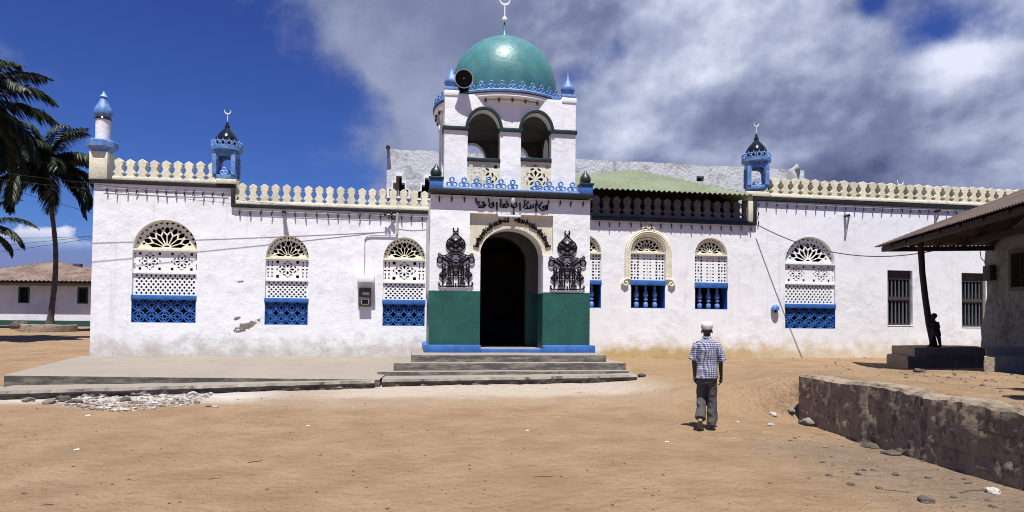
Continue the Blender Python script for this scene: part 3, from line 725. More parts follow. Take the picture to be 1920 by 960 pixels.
def trefoil(s=1.0, r=.016):
    bm = bmesh.new()
    for cx_, cz_ in ((-.072, .085), (.072, .085), (0, .205)): add_tube(bm, ring_pts(cx_*s, cz_*s, .056*s, 0, 12), r*1.25, 6, True)
    add_tube(bm, [(0, 0, 0), (0, 0, .15*s)], r, 6); add_tube(bm, [(-.11*s, 0, .012), (.11*s, 0, .012)], r, 6)
    add_tube(bm, [(0, 0, .26*s), (0, 0, .31*s)], [r, r*.3], 6)
    return bm
tp = None
for i, px_ in enumerate((847, 870, 893, 916, 939, 961, 1007, 1029, 1051, 1073)):
    loc = (wx(px_, YP, 350), YP-.02, LZ+.05)
    if tp is None: tp = part('trefoil', trefoil(1.02, .02), 'light_blue_paint', porch, loc)
    else: inst(tp, porch, loc)
# lettering over the door: raised black strokes
IS = 4.3625
def cp(x, y): return PY(800+x/IS, 340+y/IS, YP)
def strokes(bm, lines, r, fx, y):
    for L in lines:
        pts = [fx(a, b) for a, b in L]; pts = [(p.x, y, p.z) for p in pts]
        add_tube(bm, pts, r, 6)
glyphs = [[(402, 170), (436, 172), (412, 192), (441, 200), (420, 214), (465, 214), (484, 197), (470, 182), (456, 196), (484, 202)], [(450, 176), (470, 170)],
          [(514, 176), (510, 206), (530, 220), (549, 206), (546, 172), (530, 184), (536, 200)], [(573, 172), (574, 240)],
          [(602, 176), (600, 210), (628, 216), (640, 182), (618, 192), (646, 217), (671, 206), (662, 180), (646, 194)], [(646, 168), (660, 166)],
          [(692, 180), (691, 210), (716, 220), (737, 206), (734, 176), (716, 190)], [(762, 178), (763, 243)],
          [(786, 216), (815, 185), (826, 218), (800, 224), (846, 222), (848, 190), (851, 222), (871, 216), (868, 190)], [(820, 176), (836, 174)], [(892, 184), (893, 252)],
          [(910, 196), (936, 192), (914, 214), (940, 240), (968, 236), (977, 198), (987, 194), (984, 238)], [(946, 212), (962, 204), (956, 222), (944, 214)], [(930, 178), (946, 176)]]
bm = bmesh.new(); strokes(bm, glyphs, .022, cp, YP-.025)
part('inscription', bm, 'black_iron', porch)
bms = [bmesh.new(), bmesh.new()]; rnd = random.Random(3)
acx, acy = 703, 600
seq = ['bar', 'loop', 'tooth', 'bar', 'bowl', 'tooth', 'loop', 'bar', 'dot', 'bowl', 'bar', 'tooth', 'loop', 'bowl', 'bar', 'tooth', 'dot', 'bar', 'loop', 'bowl', 'tooth', 'bar', 'bowl', 'loop', 'bar', 'tooth', 'bowl', 'bar', 'loop', 'tooth', 'bar', 'bowl', 'dot', 'bar', 'loop', 'tooth', 'bowl', 'bar']
for i, g_ in enumerate(seq):
    a = R(198-216*(i+.5)/len(seq)) ; a = R(168-156*(i+.5)/len(seq))
    if abs(math.degrees(a)-90) < 3: continue
    ax, ay = 305, 290
    def q2(s_, t_):          # s along the arc, t outwards
        x = acx+(ax+t_)*math.cos(a)+s_*math.sin(a); yq = acy-(ay+t_)*math.sin(a)+s_*math.cos(a)
        return cp(x, yq)
    L = {'bar': [[(0, -22), (1, 24)]], 'loop': [[(-10, -8), (0, -16), (9, -6), (2, 8), (-8, 2), (-10, -8), (-13, -18)]], 'tooth': [[(-12, 6), (-8, -12), (0, 2), (4, -12), (12, 8)]],
         'bowl': [[(-12, 10), (-10, -14), (4, -20), (12, -4), (9, 12)], [(-1, 2), (2, 4)]], 'dot': [[(-3, 14), (3, 17)], [(-12, -10), (12, -14)], [(0, -12), (4, 2)]]}[g_]
    for l_ in L:
        pts = [q2(s_, t_) for s_, t_ in l_]; add_tube(bms[0 if a > math.pi/2 else 1], [(p.x, YP+.09, p.z) for p in pts], .020, 5)
for b_ in bms: part('inscription', b_, 'black_iron', porch)
# the two mirrored calligraphic emblems
H = [[(0, 420), (10, 432), (34, 455), (66, 486), (78, 520), (66, 548), (38, 570), (0, 576)], [(-60, 500), (20, 560)], [(60, 500), (-20, 560)], [(-66, 530), (40, 470)], [(-72, 520), (0, 548), (72, 520)], [(-40, 466), (0, 500), (40, 466)], [(-50, 478), (58, 545)],
     [(14, 380), (20, 392), (17, 408), (0, 416)],
     [(0, 578), (40, 583), (72, 606), (52, 612), (22, 598), (0, 597)], [(70, 600), (96, 612), (118, 606), (132, 590), (144, 598), (136, 608)], [(22, 612), (48, 640), (20, 652), (0, 640)], [(74, 652), (110, 634)], [(0, 708), (40, 716), (66, 734)], [(22, 770), (62, 772)], [(62, 690), (62, 800)], [(0, 655), (12, 664), (0, 676)],
     [(112, 616), (84, 640), (40, 668), (22, 696), (20, 850)], [(96, 640), (62, 664), (44, 700), (43, 796)], [(84, 610), (60, 632), (30, 660), (0, 668)],
     [(0, 690), (34, 696), (70, 712), (100, 740)],
     [(134, 766), (102, 728), (72, 766), (100, 800), (134, 766)], [(70, 766), (134, 768)], [(103, 728), (104, 800)],
     [(108, 802), (104, 846), (122, 862), (140, 846), (136, 828), (126, 834)], [(0, 862), (50, 858), (104, 860)], [(0, 832), (0, 862)],
     [(30, 832), (52, 800), (74, 806), (50, 818), (78, 838), (30, 836)], [(0, 742), (14, 738), (12, 758), (0, 774)]]
def emblem(cx_, dy):
    bm = bmesh.new()
    for s_ in (-1, 1):
        f = lambda a, b: cp(cx_+s_*a, b+dy)
        strokes(bm, H, .0195, f, YP-.03)
        strokes(bm, [[(130+22*math.cos(t_*.5236), 645+26*math.sin(t_*.5236)) for t_ in range(13)], [(98+13*math.cos(t_*.6283), 700+24*math.sin(t_*.6283)) for t_ in range(11)]], .0195, f, YP-.032)
    return bm
part('emblem', emblem(237, 0), 'black_iron', porch); part('emblem', emblem(1148, 26), 'black_iron', porch)
# ------------------------------------------------------------------ tower
TX0, TX1 = wx(833, YT, 280), wx(1079, YT, 280); TD = TX1-TX0; tcx = (TX0+TX1)/2; tcy = YT+TD/2
TZ0 = LZ-.02; TZ1 = (wz(838, 178, YT)+wz(1078, 192, YT))/2
AZb = wz(955, 352, YT)
def tarches(xo):
    A = []
    for (l, r_, t_, s_) in ((877, 938, 206, 246), (977, 1034, 212, 250)):
        A.append(arch(wx(l, YT, 250), wx(r_, YT, 250), LZ+.02, wz((l+r_)/2, s_, YT), wz((l+r_)/2, t_, YT), 18))
    return A
A2 = tarches(0)
wall_o = [(TX0, TZ0), (TX1, TZ0), (TX1, TZ1), (TX0, TZ1)]
tower = part('tower', plate(wall_o, A2, .32, 0, YT+.16), 'tower_plaster', mosque)
part('tower_wall', plate(wall_o, A2, .32, 0, YT+TD-.16), 'tower_plaster', tower)
# side walls with the same openings, turned a quarter
for xx in (TX0+.16, TX1-.16):
    inner = [(TX0+.322, TZ0), (TX1-.322, TZ0), (TX1-.322, TZ1-.002), (TX0+.322, TZ1-.002)]
    bm = to_bm(plate(inner, A2, .32, 0, 0)); xform(bm, Matrix.Translation((xx, tcy, 0)) @ Matrix.Rotation(math.pi/2, 4, 'Z') @ Matrix.Translation((-tcx, 0, 0)))
    part('tower_wall', bm, 'tower_plaster', tower)
part('tower_floor', box(TX0+.33, TX1-.33, YT+.33, YT+TD-.33, TZ0, LZ+.02), 'shaded_plaster', tower)
CZ = wz(955, 245, YT)
# thin dark sheets that paint the lantern's inside shade over its white walls
lin_b = to_bm(plate([(TX0+.325, LZ+.021), (TX1-.325, LZ+.021), (TX1-.325, TZ1-.16), (TX0+.325, TZ1-.16)], A2, .006, 0, YT+TD-.3245)); part('shade_lining', lin_b, 'shaded_plaster', tower)
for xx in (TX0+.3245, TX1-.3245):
    bm = to_bm(plate([(TX0+.33, LZ+.021), (TX1-.33, LZ+.021), (TX1-.33, TZ1-.16), (TX0+.33, TZ1-.16)], A2, .006, 0, 0)); xform(bm, Matrix.Translation((xx, tcy, 0)) @ Matrix.Rotation(math.pi/2, 4, 'Z') @ Matrix.Translation((-tcx, 0, 0))); part('shade_lining', bm, 'shaded_plaster', tower)
bm = to_bm(plate([(TX0+.33, LZ+.021), (TX1-.33, LZ+.021), (TX1-.33, TZ1-.16), (TX0+.33, TZ1-.16)], A2, .006, 0, YT+.3245)); part('shade_lining', bm, 'shaded_plaster', tower)
part('tower_ceiling', box(TX0+.33, TX1-.33, YT+.33, YT+TD-.33, TZ1-.30, TZ1-.165), 'shaded_plaster', tower)
# dark capital bands round the three piers and their arches
pil = [(TX0-.04, A2[0][0][0]+.05), (A2[0][1][0]-.05, A2[1][0][0]+.05), (A2[1][1][0]-.05, TX1+.04)]
for i, (a, b) in enumerate(pil):
    zc = wz((833, 957, 1079)[i], (239, 244, 249)[i], YT)
    part('capital_band', box(a, b, YT-.05, YT+.36, zc-.055, zc+.055, None, .012), 'dark_green_trim', tower)
for xx in (TX0-.04,):
    part('capital_band', box(xx, xx+.05, YT+.362, YT+.85, CZ-.055+.08, CZ+.055+.08, None, .01), 'dark_green_trim', tower)
for A, (l, r_, t_, s_) in zip(A2, ((877, 938, 206, 246), (977, 1034, 212, 250))):
    x0, x1 = A[0][0], A[1][0]; cx = (x0+x1)/2; zs = wz((l+r_)/2, s_, YT)+.02; b = A[0+2+9][1]-zs; a = (x1-x0)/2
    o_ = [(cx+(a+.075)*math.cos(math.pi*i/20), zs+(b+.085)*math.sin(math.pi*i/20)) for i in range(21)]
    i_ = [(cx+(a+.0)*math.cos(math.pi*i/20), zs+(b+.0)*math.sin(math.pi*i/20)) for i in range(20, -1, -1)]
    part('arch_trim', plate(o_+i_, (), .09, .008, YT-.02), 'dark_green_trim', tower)
    gz1 = wz((l+r_)/2, 303, YT)
    hs = petals_star((x0+x1)/2, (LZ+gz1)/2, (x1-x0)*.47, (gz1-LZ)*.47)
    part('grille', plate([(x0-.01, LZ+.025), (x1+.01, LZ+.025), (x1+.01, gz1), (x0-.01, gz1)], hs, .06, 0, YT+.07), 'cream_paint', tower, smooth=0)
    part('grille_rail', box(x0-.012, x1+.012, YT-.02, YT+.2, gz1+.002, gz1+.10, None, .01), 'dark_green_trim', tower)
# projecting round eave, its rim and the dome
EZ = TZ1; ER = TD/2*1.13
prof = [(TD/2*.86, -.16), (ER-.05, -.04), (ER, .0), (ER, .10), (ER-.02, .115), (0, .115)]
part('tower_eave', lathe(prof, (tcx, tcy, EZ), 64), 'tower_plaster', tower)
part('tower_top', box(TX0+.02, TX1-.02, YT+.02, YT+TD-.02, EZ-.14, EZ+.06), 'tower_plaster', tower)
rim = part('eave_rim', lathe([(ER-.16, .0), (ER+.02, .0), (ER+.03, .05), (ER-.0, .085), (ER-.16, .085)], (tcx, tcy, EZ+.116), 64), 'light_blue_paint', tower)
part('rim_band', lathe([(ER-.1, -.03), (ER+.022, -.03), (ER+.022, 0), (ER-.1, 0)], (tcx, tcy, EZ+.1155), 64), 'dark_trim', tower)
tp = None; n_ = 44
for i in range(n_):
    a = 2*math.pi*i/n_; loc = (tcx+(ER-.03)*math.cos(a), tcy+(ER-.03)*math.sin(a), EZ+.19)
    if tp is None: tp = part('trefoil', trefoil(.86, .014), 'light_blue_paint', rim, loc); tp.rotation_euler.z = math.pi/2
    else: inst(tp, rim, loc, rz=a+math.pi/2)
bp = None; n_ = 34
eb = part('lamp_rail', lathe([(ER-.12, -.075), (ER-.095, -.075), (ER-.095, -.055), (ER-.12, -.055)], (tcx, tcy, EZ), 48), 'pale_pipe', tower)
for i in range(n_):
    a = 2*math.pi*(i+.5)/n_; loc = (tcx+(ER-.06)*math.cos(a), tcy+(ER-.06)*math.sin(a), EZ-.045)
    if bp is None: bp = part('bulb', lathe([(0, -.12), (.02, -.105), (.032, -.06), (.03, -.02), (0, .0)], seg=8), 'dark_trim', eb, loc)
    else: inst(bp, eb, loc)
bonion = [(.10, 0), (.13, .0), (.15, .035), (.21, .10), (.235, .19), (.215, .28), (.15, .37), (.085, .46), (.045, .56), (.022, .68), (.012, .76), (0, .765)]
for sx in (0, 1):
    for sy in (0, 1):
        xx = TX0+.19 if sx == 0 else TX1-.19; yy = YT+.19 if sy == 0 else YT+TD-.19
        bk = part('corner_pier', box(xx-.21, xx+.21, yy-.21, yy+.21, EZ-.02, EZ+.13, None, .012), 'tower_plaster', tower)
        bm = box(xx-.2, xx+.2, yy-.2, yy+.2, EZ+.131, EZ+.23, None, .012); add_lathe(bm, [(a*.86, b*.92) for a, b in bonion], (xx, yy, EZ+.23), 24)
        part('onion_finial', bm, 'light_blue_paint', tower)
DRz = EZ+.2
dz_top = wz(945, 74, tcy); dR = (wx(1046, tcy, 150)-wx(848, tcy, 150))/2*.985; zeq = DRz+.62; hh = dz_top-zeq
prof = [(dR*.955, 0), (dR*.985, .3), (dR, .62)]
for i in range(1, 17):
    a = i/17*math.pi/2; prof.append((dR*math.cos(a)**.98, .62+hh*.985*math.sin(a)))
prof = [p for p in prof if p[0] > .24]
zl_ = prof[-1][1]; tip = wz(941, 40, tcy)-DRz
prof += [(.20, zl_+.05), (.14, zl_+.11), (.09, zl_+.20), (.055, zl_+.32), (.035, zl_+.45), (.022, tip), (0, tip+.01)]
dcx = wx(945, tcy, 150)
dome = part('dome', lathe(prof, (dcx, tcy, DRz), 72), 'dome_green', mosque, smooth=60)
bm = lathe([(0, -.09), (.05, -.075), (.085, -.03), (.085, .03), (.05, .075), (.022, .09), (.022, .45), (0, .46)], (dcx, tcy, DRz+tip+.06), 16)
part('finial', bm, 'white_metal', dome)
bm = to_bm(crescent(.17, .04)); xform(bm, Matrix.Translation((dcx, tcy, DRz+tip+.66))); part('crescent', bm, 'white_metal', dome)
# ------------------------------------------------------------------ corner turrets
def turret(cx, cy, zb, sc, rz):
    M_ = Matrix.Translation((cx, cy, zb)) @ Matrix.Rotation(rz, 4, 'Z') @ Matrix.Scale(sc, 4)
    bm = bmesh.new()
    add_box(bm, -.33, .33, -.33, .33, 0, .12, None, .012)
    for sx in (-1, 1):
        for sy in (-1, 1): add_box(bm, sx*.30-.065, sx*.30+.065, sy*.30-.065, sy*.30+.065, .121, .80)
    ar = [(-.23, .62), (-.20, .70), (-.12, .755), (0, .77), (.12, .755), (.20, .70), (.23, .62), (.30, .62), (.30, .86), (-.30, .86)]
    for kk in range(4):
        b2 = to_bm(plate(ar, (), .08, 0, -.31)); xform(b2, Matrix.Rotation(kk*math.pi/2, 4, 'Z')); me = bpy.data.meshes.new('t'); b2.to_mesh(me); b2.free(); bm.from_mesh(me); bpy.data.meshes.remove(me)
    add_box(bm, -.34, .34, -.34, .34, .861, .93)
    xform(bm, M_); t = part('turret', bm, 'light_blue_paint', mosque)
    part('turret_eave', xform(lathe([(.36, .93), (.46, .95), (.50, .98), (.50, 1.06), (.46, 1.075), (0, 1.075)], seg=36), M_), 'light_blue_paint', t)
    bm = bmesh.new(); n = 16
    for i in range(n):
        a = 2*math.pi*i/n; T = Matrix.Rotation(a, 4, 'Z') @ Matrix.Translation((.475, 0, 1.07)) @ Matrix.Rotation(math.pi/2, 4, 'Z')
        b2 = bmesh.new(); add_tube(b2, ring_pts(0, .10, .075, 0, 8, ry=.085), .019, 5, True); add_tube(b2, [(-.09, 0, .19), (-.05, 0, .13), (0, 0, .20), (0, 0, .25)], .016, 5); add_tube(b2, [(.09, 0, .19), (.05, 0, .13), (0, 0, .20)], .016, 5); add_tube(b2, [(-.09, 0, .01), (0, 0, .03), (.09, 0, .01)], .016, 5)
        xform(b2, T); me = bpy.data.meshes.new('t'); b2.to_mesh(me); b2.free(); bm.from_mesh(me); bpy.data.meshes.remove(me)
    part('collar', xform(bm, M_), 'pale_blue_paint', t)
    part('turret_dome', xform(lathe([(.33, 1.075), (.36, 1.16), (.375, 1.28), (.355, 1.40), (.29, 1.52), (.20, 1.63), (.11, 1.73), (.075, 1.78), (.085, 1.80), (.085, 1.83), (.06, 1.88), (.03, 1.99), (.012, 2.04), (0, 2.045)], seg=36), M_), 'black_gloss', t, smooth=50)
    part('finial', xform(lathe([(.014, 2.03), (.012, 2.28), (0, 2.29)], seg=6), M_), 'white_metal', t)
    b2 = to_bm(crescent(.095, .03)); xform(b2, Matrix.Translation((cx, cy, zb+2.36*sc))); part('crescent', b2, 'white_metal', t)
    for kk in range(4):
        b2 = trefoil(.9, .018); xform(b2, M_ @ Matrix.Rotation(kk*math.pi/2, 4, 'Z') @ Matrix.Translation((0, -.30, .12))); part('trefoil', b2, 'pale_blue_paint', t)
turret(wx(424.5, YW+.25, 330), YW+.25, wz(424, 333, YW-.1), .86, 0)
turret(wx(1418, YW+.25, 350), YW+.25, wz(1418, 352, YW-.1), .94, R(-18))
# left corner pinnacle
cx = wx(191, YW+.22, 300); cy = YW+.24; zb = ZL+.112
z1, z2, z3, z4, z5, z6 = [wz(191, q_, YW+.1) for q_ in (285, 263, 223, 180, 172, 165)]
pn = part('pinnacle', box(cx-.235, cx+.235, cy-.24, cy+.235, zb, z1, None, .012), 'cream_paint', mosque)
part('flared_band', lathe([(.235, z1+.001), (.26, z1+.05), (.37, z1+.12), (.39, z1+.14), (.39, z2-.03), (.36, z2), (0, z2)], (cx, cy, 0), 8, math.pi/8), 'light_blue_paint', pn, smooth=20)
part('shaft', lathe([(.185, z2), (.185, z3), (0, z3)], (cx, cy, 0), 28), 'tower_plaster', pn)
part('ring', lathe([(.15, z3), (.20, z3), (.215, z3+.03), (.20, z3+.06), (.15, z3+.06)], (cx, cy, 0), 28), 'black_gloss', pn)
H_ = z4-z3-.05
part('onion_cap', lathe([(.15, 0), (.205, .06*H_), (.235, .25*H_), (.22, .42*H_), (.165, .62*H_), (.10, .85*H_), (.075, H_), (.0, H_)], (cx, cy, z3+.05), 28), 'light_blue_paint', pn, smooth=60)
part('tip', lathe([(.10, 0), (.11, .02), (.08, .06), (.03, .14), (.01, .2), (0, .205)], (cx, cy, z4-.01), 20), 'pale_blue_paint', pn)
# green tin hip roof behind the right-hand parapet
def corrugate(poly_v, o, u, v, lu, pitch, amp, thick=.012, lap=None):
    """sheet spanned by unit vectors u (along the eave) and v (up the slope); poly_v(s)->(v0,v1)"""
    n = u.cross(v).normalized(); bm = bmesh.new(); rows = []; N = int(lu/pitch*4)
    for i in range(N+1):
        s_ = lu*i/N; v0, v1 = poly_v(s_); r_ = []
        for j in range(7):
            tt = v0+(v1-v0)*j/6
            p = o+u*s_+v*tt+n*(amp*math.sin(2*math.pi*s_/pitch)); r_.append((bm.verts.new(p), bm.verts.new(p-n*thick)))
        rows.append(r_)
    for a, b in zip(rows, rows[1:]):
        for j in range(6):
            bm.faces.new((a[j][0], b[j][0], b[j+1][0], a[j+1][0])); bm.faces.new((a[j+1][1], b[j+1][1], b[j][1], a[j][1]))
        bm.faces.new((a[0][1], b[0][1], b[0][0], a[0][0]))
        if (a[6][0].co-b[6][0].co).length > 1e-4: bm.faces.new((a[6][0], b[6][0], b[6][1], a[6][1]))
    for r_ in (rows[0], rows[-1]):
        for j in range(6):
            try: bm.faces.new((r_[j][0], r_[j][1], r_[j+1][1], r_[j+1][0]))
            except Exception: pass
    return bm
ze = 5.9; EY = YW-.45
ex1 = wx(1413, EY, 364); apx = PY(1190, 318, YW+2.6); ez = (wz(1107, 353, EY)+wz(1413, 365, EY))/2; ex0 = TX1+.03
O_ = Vector((ex0, EY, ez)); U_ = Vector((1, 0, 0)); V_ = Vector((0, apx.y-EY, apx.z-ez)); LV = V_.length; V_.normalize()
xl = 2.2
def pv(s_):
    x = ex0+s_; top_ = LV*((x-xl)/(apx.x-xl) if x < apx.x else (ex1-x)/(ex1-apx.x)); return (0, max(.01, top_))
part('tin_roof', corrugate(pv, O_, U_, V_, ex1-ex0, .17, .032), 'green_tin', mosque, smooth=60)
# right-hand slope of the hip, seen from further round
Vr = Vector((apx.x-ex1, 0, apx.z-ez)); LR = Vr.length; Vr.normalize()
def pr_(s_): return (0, max(.01, LR*min(s_/(apx.y-EY), (2*(apx.y-EY)-s_)/(apx.y-EY))))
part('tin_roof', corrugate(pr_, Vector((ex1, EY, ez)), Vector((0, 1, 0)), Vr, 2*(apx.y-EY), .17, .032), 'green_tin', mosque, smooth=60)
bm = bmesh.new()
for xx in (TX1+.5, TX1+2.4, TX1+4.3, ex1-.5): add_box(bm, xx, xx+.09, YW+.3, YW+.39, ZLOW-.05, ez-.02)
part('roof_post', bm, 'dark_wood', mosque)
# ------------------------------------------------------------------ rear hall
YH = YW+7.6
hx0 = wx(725, YH, 330); hx1 = wx(1508, YH, 350); hz0 = wz(726, 279, YH); hz1 = wz(1508, 320, YH)
hall = thing('rear_hall', 'weathered blackened white hall rising behind the mosque parapets', 'building', ((hx0+hx1)/2, YH, 1.0))
def stepped(pxs, y0, y1):
    # stepped pyramid opening: centre px, half width px
    c_, hw = pxs; P_ = []
    lv = [(1.0, .0), (1.0, .34), (.62, .34), (.62, .66), (.3, .66), (.3, 1.0)]
    for fx, fz in lv: P_.append((wx(c_-hw*fx, YH, 345), wz(c_, y1, YH)+(wz(c_, y0, YH)-wz(c_, y1, YH))*fz))
    for fx, fz in reversed(lv): P_.append((wx(c_+hw*fx, YH, 345), wz(c_, y1, YH)+(wz(c_, y0, YH)-wz(c_, y1, YH))*fz))
    return P_
sq = lambda x, y, w_, h_: [(wx(x-w_, YH, y), wz(x, y+h_, YH)), (wx(x+w_, YH, y), wz(x, y+h_, YH)), (wx(x+w_, YH, y), wz(x, y-h_, YH)), (wx(x-w_, YH, y), wz(x, y-h_, YH))]
rndm = random.Random(5); outl = [(hx0, 1.0), (hx1, 1.0)]
for i in range(25): outl.append((hx1+(hx0-hx1)*i/24, hz1+(hz0-hz1)*i/24+rndm.uniform(-.03, .03)))
hl = part('wall', plate(outl, [stepped((748, 18), 330, 368), stepped((802, 18), 334, 372), sq(1313, 335, 7, 5)], .35, 0, YH+.175), 'hall_plaster', hall)
for c_, y0 in ((748, 330), (802, 334)):
    P_ = stepped((c_, 22), y0-5, y0+42); Q_ = stepped((c_, 18), y0, y0+38)
    part('stepped_surround', plate(P_[:]+[], [Q_], .05, 0, YH-.026), 'white_paint', hall)
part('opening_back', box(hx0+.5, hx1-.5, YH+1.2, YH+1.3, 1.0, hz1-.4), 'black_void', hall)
bm = bmesh.new(); add_box(bm, hx0, hx0+.35, YH+.352, YH+6, 1.0, hz0-.05); add_box(bm, hx1-.35, hx1, YH+.352, YH+6, 1.0, hz1-.05); part('wall', bm, 'hall_plaster', hall)
part('roof', box(hx0+.36, hx1-.36, YH+.36, YH+6, hz1-.5, hz1-.3), 'hall_plaster', hall)
bm = tube([(hx0+.05, YH-.3, hz0-.02), (hx0+.02, YH+.0, hz0+.05), (hx0+.1, YH+.5, hz0+.1)], [.10, .08, .04], 8); part('gutter_spout', bm, 'dark_stone', hall)
# far crescent just above the right-hand parapet
c = PY(1688, 342, YW+6.8)
far = thing('crescent_finial', 'small pale crescent on a thin rod behind the right-hand parapet', 'finial', (c.x, c.y, ZLOW-.1))
part('rod', lathe([(.03, 0), (.02, c.z-ZLOW+.1-.1), (0, c.z-ZLOW-.0)], (c.x, c.y, ZLOW-.1), 6), 'white_metal', far)
bm = to_bm(crescent(.16, .04)); xform(bm, Matrix.Translation(c)); part('crescent', bm, 'white_metal', far)
# ------------------------------------------------------------------ pavement slab, kerb, steps
sl = PD(5, 703, 13.2); sr = PY(708, 711, 12.95)
def gz_poly(pts, thick_to, jag=.0, name='', m='concrete', seed=1, zt=None):
    pass
def slab(name, edge, back, ztop, zbot, jag, m, zback=None):
    """edge: front line (list of (x,y)), back: matching back line; rough front edge"""
    bm = bmesh.new(); n = len(edge); T, B, K = [], [], []
    for i, ((x, y), (xb, yb)) in enumerate(zip(edge, back)):
        zt = ztop[i] if isinstance(ztop, list) else ztop; zo = zbot[i] if isinstance(zbot, list) else zbot
        j = jag*noise.noise((x*1.3, y*1.3, 4))+jag*.6*noise.noise((x*4.5, y*4.5, 4)); j2 = jag*noise.noise((x*2.2, y, 14))+jag*.8*noise.noise((x*6, y, 14))
        T.append(bm.verts.new((x, y+j, zt-.012))); K.append(bm.verts.new((x, y+j+.035, zt+.004))); B.append((bm.verts.new((xb, yb, zback or zt+.02)), bm.verts.new((x, y+j2-.01, zo))))
    for i in range(n-1):
        bm.faces.new((T[i], T[i+1], K[i+1], K[i])); bm.faces.new((K[i], K[i+1], B[i+1][0], B[i][0])); bm.faces.new((B[i][1], B[i+1][1], T[i+1], T[i]))
    for i in (0, n-1):
        x, y = back[i]; vb = bm.verts.new((x, y, zbot[i] if isinstance(zbot, list) else zbot))
        bm.faces.new((B[i][1], T[i], K[i], B[i][0], vb))
    return struct(name, bm, m)
n_ = 90
def lin(a, b, t_): return a+(b-a)*t_
zsl, zsr = .53, .47
# front edge through the photograph's pixels at the slab's height
def atz(px, py, z_):
    v = FW*FPX + RT*(px-PPX) + UP*(PPY-py); return EYE+v*((z_-EYE.z)/v.z)
p0 = atz(8, 703, zsl); p1 = atz(712, 711, .385)
edge = [(lin(p0.x, p1.x, i/n_), lin(p0.y, p1.y, i/n_)) for i in range(n_+1)]
bk0 = XL-.02; bk1 = wx(770)
back = [(lin(XL-.25, bk1, i/n_), YW+.06) for i in range(n_+1)]
ztop = [lin(zsl, .385, i/n_) for i in range(n_+1)]
bm = None
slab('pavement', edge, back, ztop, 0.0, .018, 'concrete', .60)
# sandy lower kerb that runs along the slab and under the steps
k0 = onground(-40, 752); k1 = onground(702, 728); k2 = onground(716, 726); k3 = onground(1195, 712)
def kerb(e0, e1, za, zb_, dep, n):
    bm = bmesh.new(); rows = []
    for i in range(n+1):
        f = i/n; x, y = lin(e0.x, e1.x, f), lin(e0.y, e1.y, f); zt = lin(za, zb_, f); g = ground(x, y)-.10; r_ = []
        base = .10*noise.noise((x*.9, 2, 4))+.05*noise.noise((x*3.1, 5, 4))
        for j in range(7):
            q = j/6; z_ = lin(g, zt, q)
            o = base+.045*noise.noise((x*5, z_*9, 3))+.03*noise.noise((x*13, z_*15, 7))+(.05*(1-q) if q < .8 else -.0)+.05*math.sin(q*math.pi)*noise.noise((x*2.2, 8, 8))
            r_.append(bm.verts.new((x, y+o-(.02 if j == 5 else 0)+(.03 if j == 6 else 0), z_-.01*(j == 5))))
        for j in range(1, 5):
            q = j/4; r_.append(bm.verts.new((x, y+base+.05+dep*q, zt+.012*noise.noise((x*2, q*4, 1))+.02*q)))
        rows.append(r_)
    for p_, q_ in zip(rows, rows[1:]):
        for j in range(len(p_)-1): bm.faces.new((p_[j], q_[j], q_[j+1], p_[j+1]))
    bm.faces.new(rows[0]); bm.faces.new(rows[-1][::-1])
    return bm
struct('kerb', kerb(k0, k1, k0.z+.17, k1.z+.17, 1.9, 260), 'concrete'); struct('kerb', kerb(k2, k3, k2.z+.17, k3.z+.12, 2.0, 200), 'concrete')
def step_px(pl, pr, py_l, py_r, z_):
    a = atz(pl, py_l, z_); b = atz(pr, py_r, z_); return a.x, b.x, (a.y+b.y)/2
steps = thing('entrance_steps', 'three worn concrete steps climbing to the green and blue entrance', 'steps', (pcx, YP-1.2, .3))
sx = [step_px(708, 1187, 695, 697, .49), step_px(739, 1187, 678, 683, .67), step_px(771, 1150, 663, 668, .85)]
rndm = random.Random(11)
for i, (a, b, yy) in enumerate(sx):
    z_ = (.49, .67, .85)[i]; yb = YW-.02 if i == 2 else YP+1.2
    bm = box(a, b, yy, yb, -.05+i*.01, z_, None, .018)
    bmesh.ops.subdivide_edges(bm, edges=[e for e in bm.edges if abs(e.verts[0].co.x-e.verts[1].co.x) > 2], cuts=60)
    for v in bm.verts:
        v.co += Vector((0, .018*noise.noise(v.co*1.9+Vector((i*7, 0, 0))), .010*noise.noise(v.co*1.3+Vector((0, i*5, 0)))))
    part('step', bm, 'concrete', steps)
# ------------------------------------------------------------------ fittings on the mosque
horn = thing('loudspeaker', 'large white-rimmed horn loudspeaker at the foot of the turquoise dome', 'loudspeaker', (0, 0, 0))
hc = PY(870, 147, YT-.25); W[horn] = hc.copy(); horn.location = hc
dirv = (Vector((hc.x-.8, hc.y-6, hc.z-3.4))-hc).normalized(); Q = dirv.to_track_quat('Z', 'Y').to_matrix().to_4x4()
bm = lathe([(.05, -.42), (.075, -.40), (.085, -.25), (.13, -.12), (.215, .0), (.245, .03), (.25, .045), (.235, .045), (.20, .0), (.12, -.10), (.07, -.2), (0, -.22)], seg=36); xform(bm, Matrix.Translation(hc) @ Q)
part('horn', bm, 'white_metal', horn)
bm = lathe([(.195, -.01), (.228, .036), (.224, .038), (.19, -.004), (.115, -.10), (.065, -.19), (0, -.2)], seg=36); xform(bm, Matrix.Translation(hc+dirv*.004) @ Q); part('mouth', bm, 'black_void', horn)
bm = lathe([(0, -.1), (.028, -.08), (.03, -.03), (.015, -.005), (0, 0)], seg=14); xform(bm, Matrix.Translation(hc+dirv*-.0) @ Q); part('core', bm, 'white_metal', horn)
bm = box(hc.x-.14, hc.x+.16, YT-.05, YT+.35, EZ+.21, EZ+.30, None, .01); add_tube(bm, [(hc.x, YT+.1, EZ+.25), hc-dirv*.3], .03, 6); part('bracket', bm, 'black_iron', horn)
